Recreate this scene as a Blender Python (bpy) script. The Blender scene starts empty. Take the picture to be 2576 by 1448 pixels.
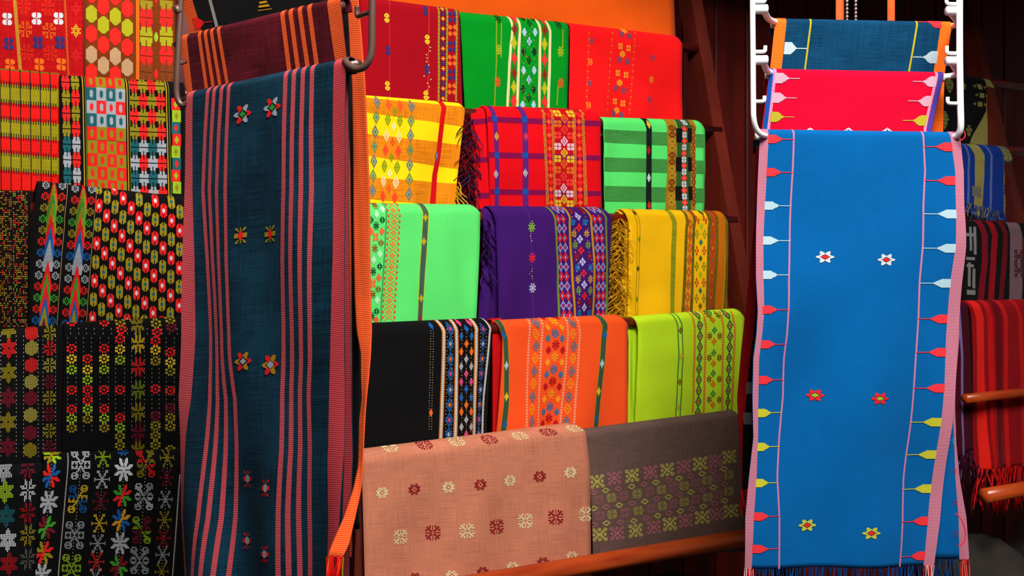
import bpy, math, random
import numpy as np
from mathutils import Vector, Matrix

# ---------------------------------------------------------------- camera, light
F, HX, HY, ZC = 2600.0, 1288.0, 620.0, 1.35      # focal length in px, principal column, horizon row, eye height
scene = bpy.context.scene
COL = scene.collection
cam_d = bpy.data.cameras.new('camera')
cam = bpy.data.objects.new('camera', cam_d); COL.objects.link(cam)
cam.location = (0, 0, ZC); cam.rotation_euler = (math.pi/2, 0, 0)
cam_d.sensor_width = 36.0; cam_d.lens = 36.0*F/2576.0
cam_d.shift_y = -(724.0-HY)/2576.0
cam_d.clip_start = .05
cam_d.dof.use_dof = True; cam_d.dof.focus_distance = 1.72; cam_d.dof.aperture_fstop = 12.0
scene.camera = cam

world = bpy.data.worlds.new('world'); scene.world = world
world.use_nodes = True
bg = world.node_tree.nodes['Background']
bg.inputs[0].default_value = (1.0, .97, .93, 1); bg.inputs[1].default_value = .075
# added area lamp standing in for soft daylight from above and in front
sd = bpy.data.lights.new('daylight_lamp', 'AREA'); sun = bpy.data.objects.new('daylight_lamp', sd); COL.objects.link(sun)
sd.shape = 'RECTANGLE'; sd.size = 1.1; sd.size_y = 1.1; sd.energy = 185; sd.color = (1, .965, .92)
sun.location = (.48, .15, 3.35)
sun.rotation_euler = Vector((-.4, 2.3, -2.1)).to_track_quat('-Z', 'Y').to_euler()
vs = scene.view_settings
vs.view_transform = 'Standard'; vs.look = 'None'; vs.gamma = 1.0; vs.use_curve_mapping = False; vs.exposure = 0.0

# ---------------------------------------------------------------- helpers
random.seed(7)
RNG = np.random.default_rng(11)

def lin(c):
    out = []
    for v in c[:3]:
        v = max(0, min(255, v))/255.0
        out.append(v/12.92 if v <= .04045 else ((v+.055)/1.055)**2.4)
    return (out[0], out[1], out[2], 1.0)

MATS = {}
class NB:
    """small node-tree builder"""
    def __init__(s, name):
        s.m = bpy.data.materials.new(name); s.m.use_nodes = True
        s.t = s.m.node_tree; s.b = s.t.nodes['Principled BSDF']
    def n(s, kind, **kw):
        nd = s.t.nodes.new(kind)
        for k, v in kw.items(): setattr(nd, k, v)
        return nd
    def l(s, a, b): s.t.links.new(a, b)
    def val(s, sock, x):
        if hasattr(x, 'is_linked') or hasattr(x, 'links'): s.l(x, sock)
        else: sock.default_value = x
    def math(s, op, a, b=0.0, c=None):
        nd = s.n('ShaderNodeMath', operation=op)
        s.val(nd.inputs[0], a); s.val(nd.inputs[1], b)
        if c is not None: s.val(nd.inputs[2], c)
        return nd.outputs[0]
    def mix(s, f, a, b, mode='MIX'):
        nd = s.n('ShaderNodeMix', data_type='RGBA', blend_type=mode)
        s.val(nd.inputs[0], f); s.val(nd.inputs[6], a); s.val(nd.inputs[7], b)
        return nd.outputs[2]
    def noise(s, vec, scale, sx=1, sy=1, sz=1, detail=2.0):
        mp = s.n('ShaderNodeMapping'); mp.inputs['Scale'].default_value = (sx, sy, sz)
        s.l(vec, mp.inputs['Vector'])
        nz = s.n('ShaderNodeTexNoise'); nz.inputs['Scale'].default_value = scale
        nz.inputs['Detail'].default_value = detail
        s.l(mp.outputs[0], nz.inputs['Vector'])
        return nz.outputs['Fac']

def fab(col, rib=None, per=.0026, duty=.45, var=.22, slub=.25, fade=.2, weave=.0011, bump=.35, axis='y', rough=.9, sheen=.02):
    """woven cloth: col (sRGB 0-255), rib = second yarn colour alternating with it every `per` metres"""
    key = ('fab', tuple(col), None if rib is None else tuple(rib), per, duty, var, slub, fade, weave, bump, axis, rough, sheen)
    if key in MATS: return MATS[key]
    k = NB('cloth_%d_%d_%d' % tuple(col[:3]))
    uv = k.n('ShaderNodeUVMap'); uv.uv_map = 'UVMap'
    sp = k.n('ShaderNodeSeparateXYZ'); k.l(uv.outputs[0], sp.inputs[0])
    u, v = sp.outputs[0], sp.outputs[1]
    c = lin(col)
    lo = tuple(x*(1-var) for x in c[:3])+(1,); hi = tuple(min(1, x*(1+var)+.004*var) for x in c[:3])+(1,)
    weft = k.noise(uv.outputs[0], 1.0, 18, 900, 1)
    warp = k.noise(uv.outputs[0], 1.0, 700, 14, 1)
    mott = k.noise(uv.outputs[0], 1.0, 9, 9, 1, 3.0)
    f = k.math('ADD', k.math('MULTIPLY', k.math('SUBTRACT', weft, .5), slub*3), .5)
    f = k.math('ADD', k.math('MULTIPLY', k.math('SUBTRACT', warp, .5), slub*2), f)
    f = k.math('ADD', k.math('MULTIPLY', k.math('SUBTRACT', mott, .5), fade*4), f)
    nd = k.n('ShaderNodeClamp'); k.l(f, nd.inputs[0]); f = nd.outputs[0]
    base = k.mix(f, lo, hi)
    w = u if axis == 'x' else v
    if rib is not None:
        ph = k.math('MULTIPLY', w, 2*math.pi/per)
        sn = k.math('SINE', ph)
        st = k.math('GREATER_THAN', sn, math.cos(math.pi*duty))
        dash = k.math('SINE', k.math('MULTIPLY', (v if axis == 'x' else u), 2*math.pi/(per*.8)))
        st = k.math('MULTIPLY', st, k.math('ADD', k.math('MULTIPLY', dash, .15), .85))
        base = k.mix(st, base, lin(rib))
        hgt = sn
        bs = bump
    else:
        su = k.math('SINE', k.math('MULTIPLY', u, 2*math.pi/weave))
        sv = k.math('SINE', k.math('MULTIPLY', v, 2*math.pi/weave))
        hgt = k.math('MULTIPLY', su, sv)
        bs = bump
        dk = k.math('ADD', k.math('MULTIPLY', sv, .07), .93)
        base = k.mix(1.0, base, dk, 'MULTIPLY')
    k.l(base, k.b.inputs['Base Color'])
    bp = k.n('ShaderNodeBump'); bp.inputs['Strength'].default_value = bs; bp.inputs['Distance'].default_value = .0004
    k.l(hgt, bp.inputs['Height']); k.l(bp.outputs[0], k.b.inputs['Normal'])
    k.b.inputs['Roughness'].default_value = rough
    k.b.inputs['Specular IOR Level'].default_value = .05
    k.b.inputs['Sheen Weight'].default_value = sheen
    k.b.inputs['Sheen Roughness'].default_value = .5
    MATS[key] = k.m
    return k.m

def thread(col):
    """embroidery yarn"""
    key = ('thread', tuple(col))
    if key in MATS: return MATS[key]
    k = NB('thread_%d_%d_%d' % tuple(col[:3]))
    uv = k.n('ShaderNodeUVMap'); uv.uv_map = 'UVMap'
    sp = k.n('ShaderNodeSeparateXYZ'); k.l(uv.outputs[0], sp.inputs[0])
    sv = k.math('SINE', k.math('MULTIPLY', k.math('ADD', sp.outputs[1], k.math('MULTIPLY', sp.outputs[0], .35)), 2*math.pi/.0016))
    dk = k.math('ADD', k.math('MULTIPLY', sv, .12), .88)
    k.l(k.mix(1.0, lin(col), dk, 'MULTIPLY'), k.b.inputs['Base Color'])
    bp = k.n('ShaderNodeBump'); bp.inputs['Strength'].default_value = .4; bp.inputs['Distance'].default_value = .0005
    k.l(sv, bp.inputs['Height']); k.l(bp.outputs[0], k.b.inputs['Normal'])
    k.b.inputs['Roughness'].default_value = .7; k.b.inputs['Specular IOR Level'].default_value = .1
    MATS[key] = k.m
    return k.m

def plain(name, col, rough=.5, metal=0.0, spec=.4):
    key = ('plain', name)
    if key in MATS: return MATS[key]
    k = NB(name)
    geo = k.n('ShaderNodeTexCoord')
    nz = k.noise(geo.outputs['Object'], 40, 1, 1, 1, 4)
    c = lin(col)
    k.l(k.mix(nz, tuple(x*.85 for x in c[:3])+(1,), tuple(min(1, x*1.12) for x in c[:3])+(1,)), k.b.inputs['Base Color'])
    k.b.inputs['Roughness'].default_value = rough; k.b.inputs['Metallic'].default_value = metal
    k.b.inputs['Specular IOR Level'].default_value = spec
    MATS[key] = k.m
    return k.m

def wood(name, c1, c2, rough=.4, sc=(6, 6, 60), spec=.4, rot=0.0):
    key = ('wood', name)
    if key in MATS: return MATS[key]
    k = NB(name)
    tc = k.n('ShaderNodeTexCoord')
    mp0 = k.n('ShaderNodeMapping'); mp0.inputs['Rotation'].default_value = (0, 0, rot)
    k.l(tc.outputs['Object'], mp0.inputs['Vector'])
    g1 = k.noise(mp0.outputs[0], 1.0, *sc, 6.0)
    g2 = k.noise(mp0.outputs[0], .35, *sc, 3.0)
    r = k.n('ShaderNodeValToRGB'); k.l(k.math('ADD', k.math('MULTIPLY', g1, .6), k.math('MULTIPLY', g2, .5)), r.inputs[0])
    r.color_ramp.elements[0].position = .38; r.color_ramp.elements[0].color = lin(c1)
    r.color_ramp.elements[1].position = .72; r.color_ramp.elements[1].color = lin(c2)
    k.l(r.outputs[0], k.b.inputs['Base Color'])
    bp = k.n('ShaderNodeBump'); bp.inputs['Strength'].default_value = .15; bp.inputs['Distance'].default_value = .002
    k.l(g1, bp.inputs['Height']); k.l(bp.outputs[0], k.b.inputs['Normal'])
    k.b.inputs['Roughness'].default_value = rough; k.b.inputs['Specular IOR Level'].default_value = spec
    MATS[key] = k.m
    return k.m

def new_obj(name, verts, faces, mats, parent=None, midx=None, uvs=None, smooth=False):
    me = bpy.data.meshes.new(name)
    me.from_pydata([tuple(map(float, p)) for p in verts], [], faces)
    for m in (mats if isinstance(mats, (list, tuple)) else [mats]): me.materials.append(m)
    if midx is not None: me.polygons.foreach_set('material_index', np.asarray(midx, dtype=np.int32))
    if uvs is not None:
        lay = me.uv_layers.new(name='UVMap')
        li = np.empty(len(me.loops), dtype=np.int32); me.loops.foreach_get('vertex_index', li)
        lay.data.foreach_set('uv', np.asarray(uvs, dtype=np.float32)[li].ravel())
    if smooth: me.polygons.foreach_set('use_smooth', np.ones(len(me.polygons), dtype=bool))
    me.update()
    o = bpy.data.objects.new(name, me); COL.objects.link(o)
    if parent is not None:
        o.parent = parent; o.matrix_parent_inverse = MPI[parent.name]
    MPI[o.name] = Matrix.Identity(4)
    return o
MPI = {}

def thing(name, label, cat, loc=(0, 0, 0), group=None):
    o = bpy.data.objects.new(name, None); COL.objects.link(o)
    o.empty_display_size = .05; o.location = loc
    o['label'] = label; o['category'] = cat
    if group: o['group'] = group
    MPI[o.name] = Matrix.Translation(Vector(loc)).inverted()
    return o
def tag(o, label, cat, group=None):
    o['label'] = label; o['category'] = cat
    if group: o['group'] = group
    return o
def structure(o, label=None):
    o['kind'] = 'structure'
    if label: o['label'] = label; o['category'] = o.name.split('_')[0].split('.')[0]
    return o

def tube(pts, r, seg=10, sub=1, cap=True):
    """swept tube along a polyline, corners rounded by Catmull-Rom subdivision; returns verts, faces"""
    P = [Vector(p) for p in pts]
    if sub > 1 and len(P) > 2:
        Q = []
        for i in range(len(P)-1):
            p0 = P[max(i-1, 0)]; p1 = P[i]; p2 = P[i+1]; p3 = P[min(i+2, len(P)-1)]
            for j in range(sub):
                t = j/sub
                Q.append(.5*((2*p1)+(p2-p0)*t+(2*p0-5*p1+4*p2-p3)*t*t+(3*p1-p0-3*p2+p3)*t**3))
        Q.append(P[-1]); P = Q
    n = len(P); rs = r if isinstance(r, (list, tuple)) else [r]*n
    if len(rs) != n: rs = list(np.interp(np.linspace(0, 1, n), np.linspace(0, 1, len(rs)), rs))
    V, Fc = [], []
    t0 = (P[1]-P[0]).normalized()
    up = Vector((0, 0, 1)) if abs(t0.z) < .9 else Vector((1, 0, 0))
    nrm = t0.cross(up).normalized()
    for i in range(n):
        t = (P[min(i+1, n-1)]-P[max(i-1, 0)])
        t = t.normalized() if t.length > 1e-9 else t0
        nrm = (nrm-t*nrm.dot(t)); nrm = nrm.normalized() if nrm.length > 1e-6 else t.orthogonal().normalized()
        bn = t.cross(nrm)
        for k in range(seg):
            a = 2*math.pi*k/seg
            V.append(P[i]+(nrm*math.cos(a)+bn*math.sin(a))*rs[i])
    for i in range(n-1):
        for k in range(seg):
            a = i*seg+k; b = i*seg+(k+1) % seg
            Fc.append((a, b, b+seg, a+seg))
    if cap:
        Fc.append(tuple(range(seg-1, -1, -1))); Fc.append(tuple((n-1)*seg+k for k in range(seg)))
    return V, Fc
def join(parts):
    V, Fc = [], []
    for v, f in parts:
        o = len(V); V += list(v); Fc += [tuple(i+o for i in q) for q in f]
    return V, Fc
def box(c, s, rz=0.0, bev=0.0):
    """bevelled box, centre c, full size s"""
    x, y, z = s[0]/2, s[1]/2, s[2]/2
    b = min(bev, x*.9, y*.9, z*.9)
    V, Fc = [], []
    if b <= 0:
        L = [(-x, -y), (x, -y), (x, y), (-x, y)]; lev = [(-z, 0), (z, 0)]
    else:
        L = None
    def ring(h, ins):
        xx, yy = x-ins, y-ins
        if b <= 0: return [(-xx, -yy, h), (xx, -yy, h), (xx, yy, h), (-xx, yy, h)]
        return [(-xx+b, -yy, h), (xx-b, -yy, h), (xx, -yy+b, h), (xx, yy-b, h), (xx-b, yy, h), (-xx+b, yy, h), (-xx, yy-b, h), (-xx, -yy+b, h)]
    rings = [ring(-z, 0), ring(z, 0)] if b <= 0 else [ring(-z, b*.8), ring(-z+b, 0), ring(z-b, 0), ring(z, b*.8)]
    m = len(rings[0]); ca, sa = math.cos(rz), math.sin(rz)
    for R in rings:
        for p in R: V.append((c[0]+p[0]*ca-p[1]*sa, c[1]+p[0]*sa+p[1]*ca, c[2]+p[2]))
    for i in range(len(rings)-1):
        for k in range(m):
            a = i*m+k; d = i*m+(k+1) % m
            Fc.append((a, d, d+m, a+m))
    Fc.append(tuple(range(m-1, -1, -1))); Fc.append(tuple((len(rings)-1)*m+k for k in range(m)))
    return V, Fc

# ---------------------------------------------------------------- planes the cloths hang in
def unp(px, py, Y): return np.array(((px-HX)/F*Y, Y, ZC+(HY-py)/F*Y))
def proj(p): return np.array((HX+F*p[0]/p[1], HY-F*(p[2]-ZC)/p[1]))
class Plane:
    def __init__(s, n, c): s.n = np.array(n, float); s.c = c
    def at(s, px, py):
        r = np.array(((px-HX)/F, 1.0, (HY-py)/F))
        return r*(s.c/(s.n@r))+np.array((0, 0, ZC))
    def shift(s, d): return Plane(s.n, s.c+d)          # d > 0: further from the viewer
RD = np.array((.879, .476, 0.0)); RD /= np.linalg.norm(RD)      # direction of the rack's rails
RN = np.array((-RD[1], RD[0], 0.0))                              # horizontal normal, away from the viewer
STEP = .062
def row(k, d=0.0): return Plane((RN[0], RN[1], -.02), 2.237+(3-k)*STEP+d)
def two_point(A, B, lean=0.0):
    A = np.array(A); B = np.array(B); d = B-A; d[2] = 0; d /= np.linalg.norm(d)
    n = np.array((-d[1], d[0], 0.0))
    if n[1] < 0: n = -n
    nn = np.array((n[0], n[1], -lean)); A0 = A-np.array((0, 0, ZC))
    return Plane(nn, nn@A0)

# ---------------------------------------------------------------- cloth
class Cloth:
    """a sheet hung over a rail: left and right edges given top to bottom, each point (px, py) on the hanging plane or (px, py, depth)"""
    def __init__(s, name, root, L, R, plane, mat, rad=.018, back=.05, nu=28, nv=36, fold=.0025, fa=2.0, fb=.5, seed=0, thick=.004, wr=.0007, grow=.8, over=True):
        s.root = root; s.plane = plane
        s.L3 = np.array([plane.at(*p) if len(p) == 2 else unp(*p) for p in L]); s.R3 = np.array([plane.at(*p) if len(p) == 2 else unp(*p) for p in R])
        def par(Q):
            d = np.r_[0, np.cumsum(np.linalg.norm(np.diff(Q, axis=0), axis=1))]
            return d/d[-1], d[-1]
        s.lb, hl = par(s.L3); s.rb, hr = par(s.R3)
        s.H = (hl+hr)/2; s.W = float(np.linalg.norm(s.L3[0]-s.R3[0])+np.linalg.norm(s.L3[-1]-s.R3[-1]))/2
        nv0 = nv
        n = plane.n.copy(); n[2] = 0; n /= np.linalg.norm(n); s.away = n
        rng = np.random.default_rng(100+seed)
        terms = [(rng.uniform(.6, 1.0), fa*rng.uniform(.5, 1.5), fb*rng.uniform(.3, 1.4)*rng.choice((-1, 1)), rng.uniform(0, 6.28)) for _ in range(4)]
        wt = [(rng.uniform(.5, 1), rng.uniform(-5, 5), rng.uniform(6, 22), rng.uniform(0, 6.28)) for _ in range(6)]
        def foldf(a, b):
            z = sum(w*np.sin(2*math.pi*(p*a+q*b)+ph) for w, p, q, ph in terms)*fold*.5
            z = z*np.clip(b, 0, 1)**grow
            if wr: z = z+sum(w*np.sin(p*a+q*b*1.0+ph+2*np.sin(3*a+ph)) for w, p, q, ph in wt)*wr*.4*np.clip(b*4, 0, 1)
            return z
        A = np.linspace(0, 1, nu+1)
        rr = rad/s.H
        if over:
            th = np.linspace(0, math.pi/2, 7)
            b_arc = rr*(1-np.cos(th)); off_arc = rad*(1-np.sin(th))
            b_fr = np.linspace(rr, 1, nv0)[1:]
            bb = np.r_[b_arc, b_fr]; off = np.r_[off_arc, np.zeros(len(b_fr))]
        else:
            bb = np.linspace(0, 1, nv0); off = np.zeros(nv0)
        s.A = A; s.B = bb
        s.G = s._sheet(A, bb) + (off[:, None]*np.ones(len(A)))[..., None]*n - foldf(A[None, :], bb[:, None])[..., None]*n
        gu = np.gradient(s.G, axis=1); gv = np.gradient(s.G, axis=0)
        N = np.cross(gu, gv); N /= np.linalg.norm(N, axis=2)[..., None]+1e-12
        if (N[len(bb)//2, len(A)//2]@n) > 0: N = -N
        s.N = N
        # full profile incl. the part going over the rail and down behind
        Gf = s.G; Bf = bb; Nf = N
        if over and back > 0:
            thb = np.linspace(-math.pi/2, 0, 6)[:-1]
            bB = np.r_[np.linspace(back/s.H, rr*1.3, 4), rr*(1-np.cos(thb))]
            oB = np.r_[np.full(4, 2*rad), rad*(1-np.sin(thb))]
            Gb = s._sheet(A, np.clip(bB, 0, 1)) + (oB[:, None]*np.ones(len(A)))[..., None]*n
            nb = np.concatenate([np.tile(n, (4, len(A), 1)), (-np.sin(thb))[:, None, None]*n+np.cos(thb)[:, None, None]*np.array((0, 0, 1.0))+np.zeros((len(thb), len(A), 1))])
            Gf = np.concatenate([Gb, Gf]); Bf = np.r_[-bB, Bf]; Nf = np.concatenate([nb, Nf])
        nr, nc = Gf.shape[:2]
        inner = Gf-Nf*thick
        V = np.concatenate([Gf.reshape(-1, 3), inner.reshape(-1, 3)])
        uv = np.stack([np.tile(A*s.W, nr), np.repeat(Bf*s.H, nc)], 1); uv = np.concatenate([uv, uv])
        Fc = []; o = nr*nc
        for i in range(nr-1):
            for j in range(nc-1):
                a = i*nc+j
                Fc.append((a, a+nc, a+nc+1, a+1)); Fc.append((o+a, o+a+1, o+a+nc+1, o+a+nc))
        for i in range(nr-1):
            a = i*nc; Fc.append((a, o+a, o+a+nc, a+nc)); a = i*nc+nc-1; Fc.append((a, a+nc, o+a+nc, o+a))
        for j in range(nc-1):
            a = j; Fc.append((a, a+1, o+a+1, o+a)); a = (nr-1)*nc+j; Fc.append((a, o+a, o+a+1, a+1))
        s.o = new_obj(name, V, Fc, mat, root, uvs=uv, smooth=True)
        # px lookup table
        s.pl = np.stack([np.interp(np.linspace(0, 1, 60), s.lb, s.L3[:, k]) for k in range(3)], 1)
        s.pr = np.stack([np.interp(np.linspace(0, 1, 60), s.rb, s.R3[:, k]) for k in range(3)], 1)
    def _sheet(s, A, B):
        Lp = np.stack([np.interp(B, s.lb, s.L3[:, k]) for k in range(3)], 1)
        Rp = np.stack([np.interp(B, s.rb, s.R3[:, k]) for k in range(3)], 1)
        # extrapolate below 1 never needed; above 0 handled by clip
        return Lp[:, None, :]*(1-A)[None, :, None]+Rp[:, None, :]*A[None, :, None]
    def _pt(s, a, b):
        bl = np.clip(b, 0, 1)
        L = np.array([np.interp(bl, s.lb, s.L3[:, k]) for k in range(3)]); R = np.array([np.interp(bl, s.rb, s.R3[:, k]) for k in range(3)])
        if b > 1 or b < 0:
            e = (b-bl); L = L+np.array((0, 0, -e*s.H)); R = R+np.array((0, 0, -e*s.H))
        return proj(L*(1-a)+R*a)
    def ab(s, px, py):
        a, b = .5, .5; t = np.array((px, py), float)
        for _ in range(8):
            p = s._pt(a, b); e = t-p
            if abs(e[0])+abs(e[1]) < .05: break
            h = 1e-3
            ja = (s._pt(a+h, b)-p)/h; jb = (s._pt(a, b+h)-p)/h
            d = ja[0]*jb[1]-ja[1]*jb[0]
            a += (e[0]*jb[1]-e[1]*jb[0])/d; b += (ja[0]*e[1]-ja[1]*e[0])/d
            a = min(max(a, -.6), 1.6); b = min(max(b, -.6), 1.6)
        return a, b
    def scale(s, a, b):
        h = 1e-2; p = s._pt(a, b)
        return np.linalg.norm(s._pt(a+h, b)-p)/h, np.linalg.norm(s._pt(a, b+h)-p)/h
    def P(s, a, b, off):
        """points on the cloth's own surface (bilinear in its grid), raised by off"""
        a = np.clip(np.asarray(a, float), 0, 1); b = np.clip(np.asarray(b, float), 0, 1)
        x = a*(len(s.A)-1); j = np.clip(x.astype(int), 0, len(s.A)-2); fx = (x-j)[..., None]
        i = np.clip(np.searchsorted(s.B, b, side='right')-1, 0, len(s.B)-2)
        fy = ((b-s.B[i])/(s.B[i+1]-s.B[i]))[..., None]
        def g(M): return (M[i, j]*(1-fx)+M[i, j+1]*fx)*(1-fy)+(M[i+1, j]*(1-fx)+M[i+1, j+1]*fx)*fy
        nn = g(s.N); nn = nn/(np.linalg.norm(nn, axis=-1, keepdims=True)+1e-9)
        return g(s.G)+nn*off
    # -- woven stripes: a path of (px, py[, width]) -----------------------------------------
    def stripe(s, path, w, mat, name='stripe', off=.0005, parent=None, full=True, closed=True):
        pts = [(s.ab(p[0], p[1]), (p[2] if len(p) > 2 else w)) for p in path]
        bs = np.array([q[0][1] for q in pts]); As = np.array([q[0][0] for q in pts])
        ws = np.array([q[1]/s.scale(*q[0])[0] for q in pts])
        o = np.argsort(bs); bs, As, ws = bs[o], As[o], ws[o]
        b0, b1 = (0.0, 1.0) if full else (max(0, bs[0]), min(1, bs[-1]))
        B = np.unique(np.r_[b0, s.B[(s.B > b0) & (s.B < b1)], b1])
        def ip(vals):
            r = np.interp(B, bs, vals)
            if len(bs) > 1:   # keep the slope past the measured ends
                sl0 = (vals[1]-vals[0])/(bs[1]-bs[0]+1e-9); sl1 = (vals[-1]-vals[-2])/(bs[-1]-bs[-2]+1e-9)
                r = np.where(B < bs[0], vals[0]+(B-bs[0])*sl0, r); r = np.where(B > bs[-1], vals[-1]+(B-bs[-1])*sl1, r)
            return r
        ac = ip(As); hw = np.maximum(np.interp(B, bs, ws)/2, 0)
        lo = np.clip(ac-hw, 0, 1); hi = np.clip(ac+hw, 0, 1)
        nx = max(1, int(np.max(hi-lo)*(len(s.A)-1))+1)
        return s._patch(lo, hi, B, nx, off, mat, name, parent)
    def band(s, p0, p1, mat, name='band', off=.0004, parent=None, a0=0.0, a1=1.0):
        """horizontal band between heights: p = (left py, right py) on the sheet's edges"""
        bl0 = s.ab(*s.edge_px(0, p0[0]))[1]; br0 = s.ab(*s.edge_px(1, p0[1]))[1]
        bl1 = s.ab(*s.edge_px(0, p1[0]))[1]; br1 = s.ab(*s.edge_px(1, p1[1]))[1]
        A = np.unique(np.r_[a0, s.A[(s.A > a0) & (s.A < a1)], a1])
        top = bl0+(br0-bl0)*A; bot = bl1+(br1-bl1)*A
        n = max(3, int((np.max(bot)-np.min(top))*len(s.B))+2)
        T = np.linspace(0, 1, n)
        bb = np.clip(top[None, :]*(1-T[:, None])+bot[None, :]*T[:, None], 0, 1); aa = np.tile(A, (n, 1))
        return s._grid(aa, bb, off, mat, name, parent)
    def edge_px(s, side, py):
        E = s.pl if side == 0 else s.pr
        q = np.array([proj(p) for p in E]); return float(np.interp(py, q[:, 1], q[:, 0])), py
    def _patch(s, lo, hi, B, nx, off, mat, name, parent):
        T = np.linspace(0, 1, nx+1)
        aa = lo[:, None]*(1-T)[None]+hi[:, None]*T[None]; bb = np.tile(B[:, None], (1, nx+1))
        return s._grid(aa, bb, off, mat, name, parent)
    def _grid(s, aa, bb, off, mat, name, parent):
        V = s.P(aa, bb, off); nr, nc = aa.shape
        uv = np.stack([(aa*s.W).ravel(), (bb*s.H).ravel()], 1)
        Fc = [(i*nc+j, (i+1)*nc+j, (i+1)*nc+j+1, i*nc+j+1) for i in range(nr-1) for j in range(nc-1)]
        return new_obj(name, V.reshape(-1, 3), Fc, mat, parent or s.root, uvs=uv, smooth=True)
    # -- embroidery --------------------------------------------------------------------------
    def cells(s, shape, px, py, w, h, cell=2.7, style='solid', rot=0.0, flip=False):
        a, b = s.ab(px, py)
        if a < -.08 or a > 1.08 or b < -.12 or b > 1.05: return None
        sx, sy = s.scale(a, b)
        nx = max(3, int(round(w/cell))); ny = max(3, int(round(h/(cell if style == 'solid' else cell*1.25))))
        if nx % 2 == 0: nx += 1
        if ny % 2 == 0: ny += 1
        X, Y = np.meshgrid((np.arange(nx)+.5)/nx*2-1, (np.arange(ny)+.5)/ny*2-1)
        idx = shape(-X if flip else X, Y)
        Q, K = [], []
        for i in range(ny):
            j = 0
            while j < nx:
                c = idx[i, j]
                if c < 0: j += 1; continue
                e = j+1
                if style == 'solid':
                    while e < nx and idx[i, e] == c and e-j < 7: e += 1
                    x0, x1, y0, y1 = j, e, i, i+1
                else:
                    sh = 0
                    x0, x1, y0, y1 = j+.19+sh, j+.81+sh, i+.07, i+.93
                Q.append((x0, x1, y0, y1)); K.append(c); j = e
        if not Q: return None
        Q = np.array(Q, float)
        ax = lambda x: a+(x/nx-.5)*w/sx
        by = lambda y: b+(y/ny-.5)*h/sy
        aa = np.stack([ax(Q[:, 0]), ax(Q[:, 0]), ax(Q[:, 1]), ax(Q[:, 1])], 1); bb = np.stack([by(Q[:, 2]), by(Q[:, 3]), by(Q[:, 3]), by(Q[:, 2])], 1)
        ok = (bb.max(1) > 0) & (bb.min(1) < 1) & (aa.max(1) > 0) & (aa.min(1) < 1)
        if not ok.any(): return None
        return aa[ok], bb[ok], np.array(K)[ok]
    def motif(s, shape, px, py, w, h, cols, name='motif', off=.0010, parent=None, cell=2.7, style='solid', flip=False):
        if isinstance(cols[0], (int, float)): cols = [cols]
        r = s.cells(shape, px, py, w, h, cell, style, flip=flip)
        if r is None: return None
        return s._emit([r], [cols], name, off, parent)
    def _emit(s, rs, colss, name, off, parent):
        V, Fc, mi, uv, mats = [], [], [], [], []
        for (aa, bb, K), cols in zip(rs, colss):
            ms = []
            for c in cols:
                m = c if not isinstance(c, tuple) else thread(c)
                if m not in mats: mats.append(m)
                ms.append(mats.index(m))
            p = s.P(aa, bb, off).reshape(-1, 3); o = len(V)
            V += list(p); uv += list(np.stack([np.clip(aa, 0, 1).ravel()*s.W, np.clip(bb, 0, 1).ravel()*s.H], 1))
            for k in range(len(K)):
                Fc.append((o+4*k, o+4*k+1, o+4*k+2, o+4*k+3)); mi.append(ms[min(K[k], len(ms)-1)])
        return new_obj(name, V, Fc, mats, parent or s.root, midx=mi, uvs=uv)
    def many(s, shape, pts, w, h, colseq, name='motif', parent=None, off=.0010, cell=2.7, style='solid', join_=None):
        """a series of motifs; those big enough to be told apart become parts of their own"""
        if join_ is None: join_ = max(w, h) < 15
        rs, cs = [], []
        for i, (x, y) in enumerate(pts):
            cols = colseq[i % len(colseq)]
            if isinstance(cols[0], (int, float)): cols = [cols]
            if join_:
                r = s.cells(shape, x, y, w, h, cell, style)
                if r is not None: rs.append(r); cs.append(cols)
            else: s.motif(shape, x, y, w, h, cols, name, off, parent, cell, style)
        if join_ and rs:
            o = s._emit(rs, cs, name, off, parent); o['kind'] = 'stuff'; return o
def along(p0, p1, n, t0=0.0):
    return [(p0[0]+(p1[0]-p0[0])*t, p0[1]+(p1[1]-p0[1])*t) for t in np.linspace(t0, 1, n)]
def colm(p0, p1, ys):
    """points at heights ys on the line p0-p1"""
    return [(p0[0]+(p1[0]-p0[0])*(y-p0[1])/(p1[1]-p0[1]), y) for y in ys]

# ---------------------------------------------------------------- embroidery shapes on [-1,1]^2
def _i(*layers):
    r = np.full(layers[0].shape, -1, int)
    for k, m in enumerate(layers): r[m] = k
    return r
def s_full(X, Y): return _i(np.ones_like(X, bool))
def s_dia(X, Y): return _i(abs(X)+abs(Y) <= 1.02)
def s_dia2(X, Y): d = abs(X)+abs(Y); return _i(d <= 1.04, d <= .5)
def s_ring(X, Y): d = abs(X)+abs(Y); return _i((d <= 1.05) & (d > .62), d <= .34)
def s_ringo(X, Y): d = abs(X)+abs(Y); return _i((d <= 1.05) & (d > .55))
def s_win(X, Y): d = abs(X)+abs(Y); return _i((d <= 1.05) & (abs(X) > .12) & (abs(Y) > .1))
def s_oval(X, Y): return _i(X**2+Y**2 <= .87)
def s_ovalc(X, Y): d = X**2+Y**2; return _i((abs(X)**2.6+abs(Y)**2.6 <= 1.02) & ~((abs(X) < .12) & (abs(Y) > .45)), d < .10)
def s_hex(X, Y): return _i(abs(X)*.55+abs(Y) <= 1.1)
def s_cross(X, Y): return _i((((abs(X) < .9) & (abs(Y) < .6)) | ((abs(X) < .62) & (abs(Y) < .97))) & ~((abs(Y) < .09) | ((abs(X) < .12) & (abs(Y) > .4))))
def s_rectc(X, Y): return _i((abs(X) < .92) & (abs(Y) < .98), X**2/.14+Y**2/.3 < 1)
def s_plus(X, Y): return _i(((abs(X) < .32) | (abs(Y) < .32)) & ~((abs(X) < .12) & (abs(Y) < .12)))
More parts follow.
